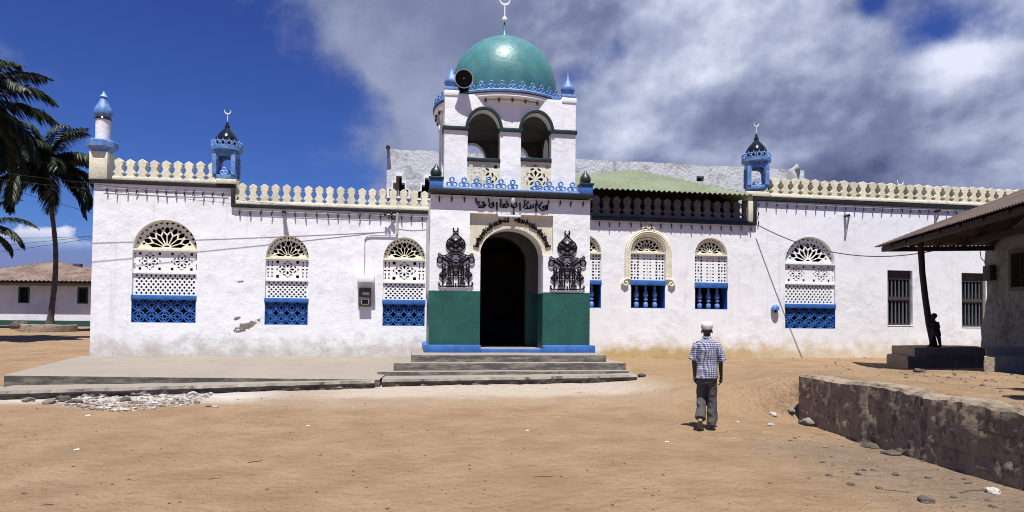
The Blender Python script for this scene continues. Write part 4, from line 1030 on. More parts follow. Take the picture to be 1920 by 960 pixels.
h2 = PY(1493, 318, YH-.1); hr = thing('loudspeaker', 'small grey horn loudspeaker on the right end of the rear hall roof', 'loudspeaker', (h2.x, h2.y+.2, h2.z))
bm = lathe([(.06, -.5), (.10, -.42), (.11, -.2), (.19, -.05), (.26, .06), (.24, .06), (.1, -.1), (0, -.15)], seg=20); xform(bm, Matrix.Translation(h2+Vector((.15, .2, .06))) @ Vector((.9, -.3, .25)).to_track_quat('Z', 'Y').to_matrix().to_4x4())
part('horn', bm, 'pale_pipe', hr)
part('bracket', box(h2.x-.1, h2.x+.02, h2.y+.15, h2.y+.25, h2.z-.25, h2.z+.02), 'black_iron', hr)
# electricity meter under its little white hood
mc = PY(687, 555, YW); mx0, mx1 = wx(674), wx(696); mt, mb = wz(685, 540), wz(685, 575)
meter = thing('electric_meter', 'dark electric meter under a white concrete hood on the left wall', 'meter', ((mx0+mx1)/2, YW, mb))
part('housing', box(mx0, mx1, YW-.14, YW-.001, mb, mt, None, .012), 'dark_stone', meter)
part('window', box(mx0+.10, mx1-.08, YW-.146, YW-.1405, mb+.09, mb+.2), 'black_iron', meter)
bm = bmesh.new(); X0, X1, Z0, Z1 = mx0+.085, mx1-.065, mb+.075, mb+.215
for b_ in ((X0, X1, Z0-.012, Z0), (X0, X1, Z1, Z1+.012), (X0-.012, X0-.001, Z0, Z1), (X1+.001, X1+.012, Z0, Z1)): add_box(bm, b_[0], b_[1], YW-.15, YW-.1405, b_[2], b_[3])
part('window_frame', bm, 'pale_pipe', meter); part('plate', box(mx0+.10, mx1-.04, YW-.146, YW-.1405, mt-.22, mt-.13), 'pale_pipe', meter)
hx0_, hx1_ = wx(670, YW), wx(702, YW); part('hood', box(hx0_, hx1_, YW-.30, YW-.001, wz(685, 530)-.0, wz(685, 517), None, .01), 'white_paint', meter)
bm = tube([(wx(683), YW-.02, wz(683, 518)), (wx(682.5), YW-.02, wz(683, 450)), (wx(686), YW-.025, wz(686, 444)), (wx(695), YW-.03, wz(695, 441)), (wx(742), YW-.03, wz(742, 442))], .017, 6)
props(part('conduit', bm, 'pale_pipe'), 'thin pale conduit running from the meter hood up to the wall bracket', 'conduit')
# drain spouts
def spout(px, yt, yb, dx, label):
    a = PY(px, yt, YW); b = PY(px+dx, yb, YW-.06)
    t_ = thing('drain_spout', label, 'drain spout', (a.x, YW, a.z))
    part('pipe', tube([(a.x, YW+.1, a.z+.02), (a.x, YW-.22, a.z-.0)], .05, 10), 'dark_trim', t_)
    part('downpipe', tube([(a.x, YW-.2, a.z-.03), (a.x+.02, YW-.16, a.z-.08), (b.x, YW-.05, b.z)], .032, 8), 'pale_pipe', t_)
spout(534, 400, 441, 6, 'short grey drain spout above the second arched window from the left corner')
spout(1584, 406, 440, 2, 'short grey drain spout above and right of the white rosette window')
spout(1753, 397, 414, 2, 'short grey drain spout near the tip of the rusty hut roof')
pz = tube([(wx(802, YW-.1, 400), YW-.08, ZLOW-.1), (wx(802, YW-.1, 400), YW-.08, 3.6), (wx(802.5, YW-.1, 400), YW-.08, 2.6)], .035, 8)
props(part('downpipe', pz, 'pale_pipe'), 'pale downpipe in the corner left of the entrance porch', 'downpipe')
# power bracket
bc = PY(742, 405, YW); br_ = thing('power_bracket', 'service bracket with insulators under the cornice left of the porch', 'bracket', (bc.x, YW, bc.z))
bm = bmesh.new(); add_tube(bm, [(bc.x+.05, YW-.05, bc.z+.12), (bc.x+.04, YW-.05, bc.z-.55)], .035, 8); add_tube(bm, [(bc.x-.3, YW-.18, bc.z), (bc.x+.06, YW-.02, bc.z+.02)], .022, 6); part('mast', bm, 'pale_pipe', br_)
for i, (dx, dz, dy) in enumerate(((-.30, .02, -.18), (-.2, -.06, -.16), (-.12, .05, -.14), (-.06, -.08, -.12))):
    part('insulator', lathe([(0, -.06), (.035, -.05), (.045, 0), (.03, .03), (.035, .06), (0, .07)], (bc.x+dx, YW+dy, bc.z+dz), 10), 'dark_trim', br_)
def sag(a, b, s_, n=28):
    a = Vector(a); b = Vector(b); return [a.lerp(b, i/n)-Vector((0, 0, 4*s_*(i/n)*(1-i/n))) for i in range(n+1)]
def cable(pts, label, r=.006, m='wire_black'): return top('cable', tube(pts, r, 5), m, label, 'cable')
tip_ = Vector((bc.x-.3, YW-.18, bc.z))
cable(sag(PY(-500, 258, 18.55), tip_, .10), 'upper service wire coming in from the left to the wall bracket')
cable(sag(PY(-500, 278, 18.3), tip_+Vector((.1, .03, -.06)), .10), 'lower service wire crossing the left wall to the wall bracket')
cable(sag((bc.x+.05, YW-.07, bc.z-.2), (wx(806, YW-.1, 380), YW-.12, ZLOW-.12), .05, 10), 'short dark wire from the wall bracket to the porch corner')
for i, (a, b, lab) in enumerate((((-300, 442, 40), (420, 428, 44), 'topmost dark wire in the sky behind the left palm'), ((-300, 480, 42), (420, 408, 44), 'slanting wire over the small house and the cloud bank'), ((-300, 506, 40), (420, 400, 46), 'lowest steep wire over the small house roof'), ((-300, 250, 30), (420, 458, 44), 'wire falling from upper left behind the palm trunk'))):
    cable(sag(PD(*a), PD(*b), .4), lab, .013)
hc2 = PD(1832, 447, 18.25)
cable(sag((wx(1421, YW-.15, 424), YW-.15, ZLOW+.0), hc2, .75), 'sagging black cable from the right parapet corner to the hut', .016)
# strings of little lamps along the cornices
def string(n, a, b, y_, label, drop=.0):
    a = Vector((a[0], y_, a[1])); b = Vector((b[0], y_, b[1]))
    t_ = thing('string_lights', label, 'string lights', a.lerp(b, .5), 'strings of small lamps under the cornices')
    part('wire', tube(sag(a, b, .02, 2*n), .006, 4), 'pale_pipe', t_)
    proto = None
    for i in range(n):
        p = a.lerp(b, (i+.5)/n)+Vector((random.uniform(-.02, .02), 0, random.uniform(-.012, .012)))
        if proto is None:
            bm = bmesh.new(); add_lathe(bm, [(0, -.155), (.012, -.15), (.017, -.125), (.015, -.09), (.022, -.085), (.024, -.03), (.012, -.01), (0, .005)], (0, 0, 0), 8); add_tube(bm, [(0, 0, -.0), (0, .05, .03)], .008, 4)
            proto = part('bulb', bm, 'dark_trim', t_, p)
        else:
            o = inst(proto, t_, p); o.rotation_euler = (random.uniform(-.2, .1), random.uniform(-.25, .25), 0)
string(13, (XL+.25, ZL-.13), (XA-.1, ZL-.13), YW-.055, 'row of tiny dark lamps under the high cornice at the left corner')
string(18, (XA+.08, ZLOW-.08), (wx(800), ZLOW-.08), YW-.055, 'row of tiny dark lamps under the low cornice left of the porch')
string(13, (PX0+.08, PZT-.06), (PX1-.05, PZT-.06), YP-.055, 'row of tiny dark lamps across the front of the porch')
string(16, (wx(1112), ZLOW-.06), (XB-.05, ZLOW-.06), YW-.055, 'row of tiny dark lamps under the shaded parapet right of the porch')
string(24, (XB+.2, ZR-.06), (wx(1850), ZR-.06), YW-.055, 'row of tiny dark lamps under the long right-hand cornice')
ls = thing('string_lights', 'short upright row of tiny lamps beside the right-hand cornice step', 'string lights', (XB+.08, YW-.05, ZLOW+.3))
for zz in (ZLOW+.15, ZLOW+.45, ZLOW+.75): part('bulb', lathe([(0, -.13), (.016, -.11), (.022, -.06), (.022, -.02), (0, .01)], (XB+.07, YW-.05, zz), 8), 'dark_trim', ls)
# tube lamp and bulb over the door
tl = PY(955, 405, YP-.12); lamp = thing('tube_lamp', 'white fluorescent tube lamp on a bracket over the doorway', 'lamp', tl)
part('tube', box(tl.x-.31, tl.x+.31, tl.y-.03, tl.y+.03, tl.z-.03, tl.z+.03, None, .01), 'white_metal', lamp)
part('arm', tube([(tl.x+.12, YP-.005, tl.z+.3), (tl.x+.12, YP-.1, tl.z+.2), (tl.x+.12, YP-.12, tl.z+.03)], .02, 6), 'black_iron', lamp)
bl = PY(962, 375, YP-.1); wl = thing('wall_lamp', 'glass bulb lamp hanging in front of the black inscription', 'lamp', bl)
part('bulb', lathe([(0, -.12), (.05, -.10), (.065, -.04), (.05, .03), (.03, .07), (0, .08)], bl, 14), 'pale_pipe', wl); part('arm', tube([(bl.x, YP-.001, bl.z+.13), (bl.x, bl.y, bl.z+.12), (bl.x, bl.y, bl.z+.07)], .014, 6), 'black_iron', wl)
# blue hood lamp on the right wall
c = PY(1452, 581, YW); bh = thing('wall_lamp', 'small blue hooded lamp low on the right wall', 'lamp', (c.x, YW, c.z))
bm = bmesh.new(); o_ = [(.14*math.cos(math.pi*i/12), .17*math.sin(math.pi*i/12)) for i in range(13)]
bm = lathe([(.0, .17), (.06, .155), (.11, .11), (.135, .05), (.14, 0), (.125, 0), (.10, .06), (0, .14)], (c.x, YW-.05, c.z), 24, sy=.8); part('hood', bm, 'plinth_blue', bh)
part('socket', lathe([(0, -.10), (.04, -.09), (.05, -.02), (.05, .05), (0, .08)], (c.x, YW-.06, c.z), 12), 'dark_trim', bh)
# ------------------------------------------------------------------ the small house far left
HB = 43.0
def hp(px, py, dd=HB): return PD(px, py, dd)
u0 = hp(-95, 607); u1 = hp(235, 607); zg = ground(u1.x, u1.y)
zw = hp(80, 528).z
dirh = (Vector((u1.x-u0.x, u1.y-u0.y, 0))).normalized(); nrm = Vector((dirh.y, -dirh.x, 0))      # towards the camera
Lh = (Vector((u1.x-u0.x, u1.y-u0.y, 0))).length
MH = Matrix((( dirh.x, -nrm.x, 0, u0.x), (dirh.y, -nrm.y, 0, u0.y), (0, 0, 1, 0), (0, 0, 0, 1)))    # x along the front, y into the house
house = thing('house', 'low whitewashed house with a rusty hipped tin roof beyond the palms', 'house', (u0.x, u0.y, zg))
def hx(px): p = hp(px, 560); return (Vector((p.x, p.y, 0))-Vector((u0.x, u0.y, 0))).dot(dirh)
z0_, z1_ = hp(154, 568).z, hp(154, 540).z
wins = [(hx(35), hx(53)), (hx(146), hx(163))]
hw = plate([(0, zg-.3), (Lh, zg-.3), (Lh, zw+.25), (0, zw+.25)], [[(a, z0_), (b, z0_), (b, z1_), (a, z1_)] for a, b in wins], .3, 0, .15)
bm = to_bm(hw); add_box(bm, 0, .3, .301, 8, zg-.3, zw+.25); add_box(bm, Lh-.3, Lh, .301, 8, zg-.3, zw+.25); add_box(bm, .3, Lh-.3, 7.7, 8, zg-.3, zw+.25)
part('wall', xform(bm, MH), 'bg_white', house)
part('base_band', xform(box(-.02, Lh+.02, -.03, -.001, zg-.3, hp(90, 601).z), MH), 'green_band', house)
for a, b in wins:
    bm = bmesh.new(); add_box(bm, a-.05, a+.04, -.03, .1, z0_-.05, z1_+.05); add_box(bm, b-.04, b+.05, -.03, .1, z0_-.05, z1_+.05); add_box(bm, a+.041, b-.041, -.03, .1, z1_-.03, z1_+.05); add_box(bm, a+.041, b-.041, -.03, .1, z0_-.05, z0_+.03)
    f = part('window', xform(bm, MH), 'green_band', house); part('dark_panel', xform(box(a, b, .12, .15, z0_, z1_), MH), 'black_void', f)  # plain black sheet filling the opening inside the green frame
part('ceiling', xform(box(.31, Lh-.31, .31, 7.69, zw+.1, zw+.2), MH), 'bg_white', house)
ov = .75; pit = math.tan(R(20)); half = 4+ov; rz_ = zw+.03+half*pit
pa_ = hp(112, 488, HB+half*.98); ax_ = (Vector((pa_.x, pa_.y, 0))-Vector((u0.x, u0.y, 0))).dot(dirh)
def MHv(x, y, z): return MH @ Vector((x, y, z))
ux = dirh.copy(); vv = (MHv(0, half, half*pit)-MHv(0, 0, 0)); lv_ = vv.length; vv.normalize()
Lr = Lh+2*ov; a1_ = a0_ = ax_+ov
part('roof', corrugate(lambda s_: (0, max(.01, lv_*min(1, s_/a0_, (Lr-s_)/(Lr-a1_)))), MHv(-ov, -ov, zw+.03), ux, vv, Lr, .30, .04, .03), 'rust_tin_light', house, smooth=60)
bm = bmesh.new()
vs = [bm.verts.new(MHv(*p)) for p in ((Lr-ov, -ov, zw+.02), (Lr-ov, 8+ov, zw+.02), (a1_-ov, 4, rz_), (a0_-ov, 4, rz_), (-ov, -ov, zw+.02), (-ov, 8+ov, zw+.02))]
bm.faces.new((vs[0], vs[1], vs[2])); bm.faces.new((vs[5], vs[4], vs[3])); bm.faces.new((vs[1], vs[5], vs[3], vs[2]))
part('roof', bm, 'rust_tin_light', house)
# dormer-like raised patch of newer sheets near the ridge
part('fascia', xform(box(-ov+.05, Lh+ov-.05, -ov+.06, -ov+.12, zw-.30, zw-.0), MH), 'dark_wood', house)
bm = bmesh.new()
for i in range(16): add_box(bm, Lh*i/15-.05, Lh*i/15+.05, -ov+.13, .0, zw-.16, zw-.06)
part('rafter', xform(bm, MH), 'dark_wood', house)
v1_ = hp(144, 497, HB+3); part('vent', box(v1_.x-.25, v1_.x+.25, v1_.y, v1_.y+.3, v1_.z-.5, v1_.z+.1), 'dark_stone', house)
# ------------------------------------------------------------------ palms
def palm(base, crown, nfr, flen, seed, label, r0_=.24, skip=None, dry=(), yaw0=0., trunk=True, leaf=.62, lean=0.):
    rnd = random.Random(seed); base = Vector(base); crown = Vector(crown)
    t_ = thing('palm_tree', label, 'palm', base, 'coconut palms on the left')
    H_ = crown.z-base.z; pts = []; rad = []
    for i in range(25):
        q = i/24; p = base.lerp(crown, q); sway = math.sin(q*math.pi)
        p.x = base.x+(crown.x-base.x)*(q**1.6)+lean*sway+.03*math.sin(q*9+seed); p.y = base.y+(crown.y-base.y)*q
        pts.append(p); rad.append((r0_*(.52+1.1*math.exp(-q*22)+.30*(1-q)))*(1+.05*math.sin(i*2.4)))
    bm = bmesh.new(); add_tube(bm, pts, rad, 12)
    part('trunk', bm, 'palm_bark', t_)
    bm = bmesh.new(); bd = bmesh.new()
    for i in range(nfr):
        a = yaw0+i*2.399963+rnd.uniform(-.2, .2); q = i/(nfr-1)
        el0 = R(78-108*q+rnd.uniform(-9, 9)); L = flen*rnd.uniform(.85, 1.08)*(1-.12*abs(q-.45))
        B = bd if i in dry else bm
        hv = Vector((math.cos(a), math.sin(a), 0)); side = Vector((-hv.y, hv.x, 0))
        p = crown.copy()+hv*.10; ang = el0; n = 36; st = L/n; spine = [p.copy()]; dirs = []
        droop = R(88+rnd.uniform(-12, 25))*(.55+.45*math.cos(el0*.7))
        wind = rnd.uniform(-.10, .25)
        for s_ in range(n):
            ang -= droop/n*(.35+1.5*s_/n)
            ang = max(ang, R(-86))
            dv = hv*math.cos(ang)+Vector((0, 0, math.sin(ang)))+Vector((wind*s_/n, 0, 0)); dv.normalize()
            dirs.append(dv); p = p+dv*st; spine.append(p.copy())
        add_tube(B, spine[::3], [.035*(1-.85*j/(len(spine[::3])-1)) for j in range(len(spine[::3]))], 4)
        for s_ in range(3, n):
            for half_ in (0, .33, .67):
                f = (s_+half_)/n
                dv = dirs[min(s_, n-1)]; o = spine[s_].lerp(spine[min(s_+1, n)], half_)
                up = side.cross(dv); ll = leaf*flen/3.2*(math.sin(min(1, f*1.08)*math.pi)**.55*.9+.12)*rnd.uniform(.85, 1.1)
                for sg in (-1, 1):
                    if rnd.random() < .06: continue
                    d1 = (side*sg*.80+dv*(.55+.5*f)+up*rnd.uniform(-.15, .25)).normalized()
                    gz = Vector((0, 0, -1))
                    m1 = o+d1*ll*.5+gz*ll*.10*rnd.uniform(.5, 1.6); d2 = (d1+gz*rnd.uniform(.7, 1.5)).normalized(); e1 = m1+d2*ll*.55
                    wv = d1.cross(Vector((rnd.uniform(-.4, .4), rnd.uniform(-.4, .4), 1))).normalized()*(.036*flen/3.2)
                    v = [B.verts.new(x_) for x_ in (o-wv*.5, o+wv*.5, m1+wv, m1-wv, e1)]
                    B.faces.new((v[0], v[1], v[2], v[3])); B.faces.new((v[3], v[2], v[4]))
    me = bpy.data.meshes.new('crown'); bm.to_mesh(me); bm.free(); part('crown', me, 'palm_leaf', t_, smooth=0)
    if dry:
        me = bpy.data.meshes.new('fronds'); bd.to_mesh(me); bd.free(); part('yellow_frond', me, 'palm_leaf_dry', t_, smooth=0)
    else: bd.free()
    return t_
pb = PD(93, 612, 34); pb.z = PD(93, 612, 34).z
pc = PD(84, 308, 34); rs = random.Random(1)
gp = ground(pb.x, pb.y)
t1 = palm((pb.x, pb.y, gp), pc, 32, 3.55, 4, 'coconut palm with a curved bare trunk standing in a low round planter', .17, dry=(17,), lean=.32, leaf=.80)
bm = bmesh.new(); rnd = random.Random(2)
for i in range(9):
    a = rnd.uniform(0, 6.28); c_ = pc+Vector((.28*math.cos(a), .28*math.sin(a)-.1, -.25+rnd.uniform(-.12, .12))); add_lathe(bm, [(0, -.13), (.08, -.09), (.115, 0), (.08, .1), (0, .14)], c_, 8)
part('coconut_cluster', bm, 'palm_leaf', t1)
nb = PD(-75, 640, 24); palm((nb.x, nb.y, ground(nb.x, nb.y)), PD(-78, 200, 24), 32, 3.65, 9, 'big palm at the left edge of the picture with only its frond tips in view', .28, leaf=.85)
nb = PD(-48, 615, 38); palm((nb.x, nb.y, ground(nb.x, nb.y)), PD(-48, 425, 38), 22, 3.3, 12, 'lower palm at the left edge whose fronds hang in front of the clouds', .25)
o3 = EYE+f0*5.0+r0*8.5; t3 = palm((o3.x, o3.y, ground(o3.x, o3.y)), (o3.x+.1, o3.y, 6.6), 20, 3.3, 31, 'palm beyond the right edge whose frond shadows fall across the earth terrace', .2, leaf=.7); del t3['group']
# planter ring round the palm
pp = Vector((pb.x, pb.y, gp)); pl = thing('planter', 'low round stone planter of blotched grey blocks round the palm foot', 'planter', pp)
prx = 44/1200*34
bm = bmesh.new(); add_lathe(bm, [(prx, -.2), (prx+.02, .1), (prx, .34), (prx-.06, .38), (prx-.22, .37), (prx-.24, .2), (prx-.24, -.2)], pp, 40)
for v in bm.verts: v.co += Vector((1, 1, .6))*.03*noise.noise(v.co*3)
part('rim', bm, 'old_wall', pl)
part('soil', lathe([(prx-.235, 0), (prx-.235, .26), (0, .34)], pp, 30), 'sand', pl)
def rock_bm(bm, c, s_, seed, flat=.7, sub=2):
    b2 = bmesh.new(); bmesh.ops.create_icosphere(b2, subdivisions=sub, radius=1); o = Vector((seed*3.1, seed*1.7, seed*.9))
    for v in b2.verts:
        n_ = noise.noise(v.co*1.1+o)*.45+noise.noise(v.co*2.6+o)*.25; v.co = v.co*(1+n_); v.co.z *= flat
    xform(b2, Matrix.Translation(c) @ Matrix.Rotation(seed*2.3, 4, 'Z') @ Matrix.Scale(s_, 4))
    me = bpy.data.meshes.new('t'); b2.to_mesh(me); b2.free(); bm.from_mesh(me); bpy.data.meshes.remove(me)
g2 = onground(36, 616); bm = bmesh.new(); rock_bm(bm, (g2.x, g2.y, g2.z+.18), .40, 3, .75, 3)
top('boulder', bm, 'dark_stone', 'dark boulder on the ground left of the palm planter', 'boulder')
# ------------------------------------------------------------------ retaining wall
LW = 13.0; bm = bmesh.new(); nS, nZ = 340, 26; TH = .40
def rw(al, s_, z_): p = RW_A+RW_D*al+RW_N*s_; return Vector((p.x, p.y, z_))
F, Bk = [], []
for i in range(nS+1):
    al = LW*i/nS; zb = ground(*(rw(al, -.3, 0).xy))-.25
    cap = TERR+.035*noise.noise((al*1.5, 3, 1))+.05*noise.noise((al*4.3, 7, 2))*sm01(al, 1.0, 3.0)+.03*sm01(al, 1.4, 1.9)*(1-sm01(al, 2.4, 3.2))-.02
    row = []
    for j in range(nZ+1):
        q = j/nZ; z_ = zb+(cap-zb)*q
        b_ = .010*noise.noise((al*1.1, z_*1.6, 5))+.008*noise.noise((al*4, z_*5, 8))+.016*noise.noise((al*11, z_*12, 1))
        b_ += .007*noise.noise((al*7, z_*2.2, 3))-.03*max(0, noise.noise((al*2.3, z_*3.1, 12))-.15)+.012*noise.noise((al*24, z_*24, 2)); b_ -= .05*sm01(al, 1.6, 1.75)*(1-sm01(al, 1.8, 1.95))
        row.append(bm.verts.new(rw(al, -.02+b_*(1 if j < nZ else .5)+(.05 if j == nZ else 0), z_)))
    row.append(bm.verts.new(rw(al, TH*.5, cap+.01+.015*noise.noise((al*6, 1, 1))))); row.append(bm.verts.new(rw(al, TH, cap-.02))); row.append(bm.verts.new(rw(al, TH, zb)))
    F.append(row)
for a, b in zip(F, F[1:]):
    for j in range(len(a)-1): bm.faces.new((a[j], b[j], b[j+1], a[j+1]))
bm.faces.new(F[0]); bm.faces.new(F[-1][::-1])
top('retaining_wall', bm, 'old_wall', 'long crumbling stained retaining wall of coral blocks holding the raised earth terrace', 'wall')
bm = bmesh.new(); rnd = random.Random(8)
g = onground(1520, 795); rock_bm(bm, (g.x-.05, g.y-.1, g.z+.03), .20, 5, .45, 3)
top('mortar_lump', bm, 'stone', 'broken mortar slab at the near foot of the retaining wall corner', 'rubble')
for (px, py, s_, lab) in ((1635, 838, .13, 'flat broken mortar piece halfway along the retaining wall foot'), (1672, 852, .12, 'small crusty mortar piece against the middle of the retaining wall'), (1610, 818, .08, 'thin mortar scrap between the wall corner and the middle of its foot')):
    g = onground(px, py); bm = bmesh.new(); rock_bm(bm, (g.x, g.y, g.z+.01), s_, px % 17, .4, 3); top('mortar_lump', bm, 'dark_stone', lab, 'rubble')
# ------------------------------------------------------------------ hut with the rusty roof
DT = 19.0
T0 = PD(1640, 463, DT); N0 = PD(1920, 376, 11.8)
ZE = T0.z
d1 = Vector((N0.x-T0.x, N0.y-T0.y, 0)).normalized(); d2 = Vector((-d1.y, d1.x, 0))     # d1 along the eave to the camera, d2 into the hut
if d2.x < 0: d2 = -d2
PITCHR = math.tan(R(23.7)); HW = 4.6; LE = 15.0
ZP = 1.08
wf = PD(1845, 648, DT-.3); wd_ = (wf-T0).dot(d2); wa = (wf-T0).dot(d1)
hut = thing('hut', 'tumbledown white hut with a rusty corrugated roof over a deep veranda', 'hut', (wf.x, wf.y, ZP))
def HT(a, b, z_): p = T0+d1*a+d2*b; return Vector((p.x, p.y, z_))
MU = Matrix(((d1.x, d2.x, 0, T0.x), (d1.y, d2.y, 0, T0.y), (0, 0, 1, 0), (0, 0, 0, 1)))
vsl = Vector((d2.x, d2.y, PITCHR)); lsl = vsl.length*HW; vsl.normalize()
part('roof', corrugate(lambda s_: (0, max(.01, lsl*min(1, s_/HW))), HT(0, 0, ZE), d1, vsl, LE, .105, .017, .012), 'rust_tin', hut, smooth=60)
vs2 = Vector((d1.x, d1.y, PITCHR)).normalized()
part('roof', corrugate(lambda s_: (0, max(.01, lsl*min(s_/HW, (2*HW-s_)/HW))), HT(0, 0, ZE), d2, vs2, 2*HW, .105, .017, .012), 'rust_tin', hut, smooth=60)
vs3 = Vector((-d2.x, -d2.y, PITCHR)).normalized()
part('roof', corrugate(lambda s_: (0, max(.01, lsl*min(1, s_/HW))), HT(0, 2*HW, ZE), d1, vs3, LE, .105, .017, .012), 'rust_tin', hut, smooth=60)
bm = bmesh.new()
add_box(bm, .12, LE, .14, .26, ZE-.16, ZE-.03, MU); add_box(bm, .14, .26, .27, 2*HW-.3, ZE-.16, ZE-.03, MU)
add_box(bm, .3, LE, wd_-.75, wd_-.62, ZE-.02, ZE+.14, MU)
part('beam', bm, 'dark_wood', hut)
rp = None
for i in range(14):
    a_ = .9+i*.95; lo = HT(a_, .1, ZE+.0); hi = HT(a_, min(HW, a_), ZE+PITCHR*(min(HW, a_)-.1)-.01)
    b2 = tube([lo-Vector((0, 0, .07)), hi-Vector((0, 0, .09))], .045, 6); part('rafter', b2, 'dark_wood', hut)
for i in range(6):
    b_ = .9+i*.7; lo = HT(.1, b_, ZE); hi = HT(min(HW, b_), b_, ZE+PITCHR*(min(HW, b_)-.1)-.01)
    part('rafter', tube([lo-Vector((0, 0, .07)), hi-Vector((0, 0, .09))], .045, 6), 'dark_wood', hut)
# wall facing the veranda, ragged far edge, window hole
zt_ = ZE+PITCHR*wd_-.12
def al_of(px, py):      # distance along the wall plane seen at a pixel
    v = FW*FPX + RT*(px-PPX) + UP*(PPY-py); o = Vector((wf.x, wf.y, EYE.z)); t_ = (o-EYE).dot(d2)/v.dot(d2); p = EYE+v*t_; return (p-T0).dot(d1), p.z
wa0 = al_of(1848, 560)[0]
k1_, kz1 = al_of(1893, 470); k2_, kz0 = al_of(1893, 545)
rnd = random.Random(4); edge_ = []
for i in range(15):
    z_ = lin(ZP-.4, zt_-.1, i/14); edge_.append((wa0+rnd.uniform(-.10, .10)-(.22 if i < 4 else 0), z_))
o_ = [(9.5, ZP-.4), (9.5, zt_), (wa0+.3, zt_)]+edge_[::-1]
bm = to_bm(plate(o_, [[(k1_, kz0), (k1_+1.3, kz0), (k1_+1.3, kz1), (k1_, kz1)]], .35, 0, 0))
xform(bm, MU @ Matrix.Translation((0, wd_+.175, 0)))
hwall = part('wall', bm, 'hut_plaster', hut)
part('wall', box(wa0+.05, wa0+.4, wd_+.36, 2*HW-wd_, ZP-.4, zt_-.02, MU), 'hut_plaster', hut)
fm_ = bmesh.new()
for b_ in ((k1_-.02, k1_+.10, kz0, kz1), (k1_+1.2, k1_+1.32, kz0, kz1), (k1_+.101, k1_+1.199, kz1-.10, kz1+.02), (k1_+.101, k1_+1.199, kz0-.02, kz0+.08)): add_box(fm_, b_[0], b_[1], wd_-.03, wd_+.2, b_[2], b_[3], MU)
wn = part('window', fm_, 'wood_shutter', hut); part('dark_panel', box(k1_+.1, k1_+1.2, wd_+.22, wd_+.26, kz0, kz1, MU), 'dark_wood', wn)
# veranda floor block, footing and entrance blocks
def rough_box(x0, x1, y0, y1, z0, z1, jag, seed, M_=MU, cut=.22):
    bm = box(x0, x1, y0, y1, z0, z1)
    bmesh.ops.subdivide_edges(bm, edges=bm.edges[:], cuts=max(3, min(16, int(max(x1-x0, y1-y0)/cut))), use_grid_fill=True)
    for v in bm.verts:
        c_ = v.co*1.6+Vector((seed, seed, 0)); v.co += Vector((noise.noise(c_), noise.noise(c_+Vector((9, 0, 0))), .55*noise.noise(c_+Vector((0, 9, 0)))))*jag + Vector((noise.noise(v.co*6), noise.noise(v.co*6+Vector((5, 0, 0))), .3*noise.noise(v.co*7)))*jag*.5
    return xform(bm, M_)
def alb(px, py, z_):
    p = atz(px, py, z_); return (p-T0).dot(d1), (p-T0).dot(d2)
a_, b_ = alb(1716, 651, ZP); a2_, b2_ = alb(1847, 651, ZP)
afr = (a_+a2_)/2
kS = (a2_-a_)/(b2_-b_)
SH = MU @ Matrix(((1, kS, 0, a_-kS*b_), (0, 1, 0, 0), (0, 0, 1, 0), (0, 0, 0, 1)))       # x measured from the skewed front edge
part('veranda_floor', rough_box(-1.6, 0, b_, wd_+.02, ZP-.26, ZP-.005, .05, 3, SH), 'ledge_stone', hut)
part('veranda_footing', rough_box(-1.5, -.06, b_-.18, wd_+.01, ZP-1.0, ZP-.262, .05, 5, SH), 'ledge_stone', hut)
ry = (PD(1849, 660, 17)-EYE); ry = Vector((ry.x, ry.y, 0)).normalized()
def BM(dep):
    o = PD(1849, 660, dep); return Matrix(((r0.x, ry.x, 0, o.x), (r0.y, ry.y, 0, o.y), (0, 0, 1, 0), (0, 0, 0, 1)))
part('entrance_block', rough_box(0, 2.2, 0, .75, .2, PD(1849, 649.5, 12.95).z, .045, 7, BM(12.95), .1), 'ledge_stone', hut)
part('entrance_block', rough_box(-.01, 2.2, 0, .63, .2, PD(1849, 669, 12.3).z, .05, 9, BM(12.3), .1), 'ledge_stone', hut)
# crooked veranda post
t_b = PD(1752, 649, DT-1.1); t_b.z = ZP-.02; t_m = PD(1735, 560, DT-1.1); t_t = PD(1726, 462, DT-1.1)
part('post', tube([t_b, t_b.lerp(t_m, .5)+Vector((-.03, 0, 0)), t_m, t_m.lerp(t_t, .5)+Vector((-.02, 0, 0)), t_t+Vector((0, 0, .12))], [.095, .085, .08, .078, .085], 10), 'dark_wood', hut)
# fuse box on the hut with its looping wire
kb_, kbz0 = al_of(1861, 526); _, kbz1 = al_of(1861, 498); kl = al_of(1854, 512)[0]; kr = al_of(1868, 512)[0]
fb = thing('fuse_box', 'dark wooden fuse box with a looped wire on the shaded hut wall', 'fuse box', HT(kb_, wd_-.1, kbz0))
part('box', box(kl, kr, wd_-.16, wd_-.002, kbz0, kbz1, MU, .01), 'dark_wood', fb)
part('wire', tube([HT(kb_, wd_-.08, kbz1), HT(kl-.2, wd_-.1, kbz1+.25), HT(kl-.3, wd_-.1, kbz1+.7), HT(kl, wd_-.06, kbz1+1.1)], .012, 5), 'wire_black', fb)
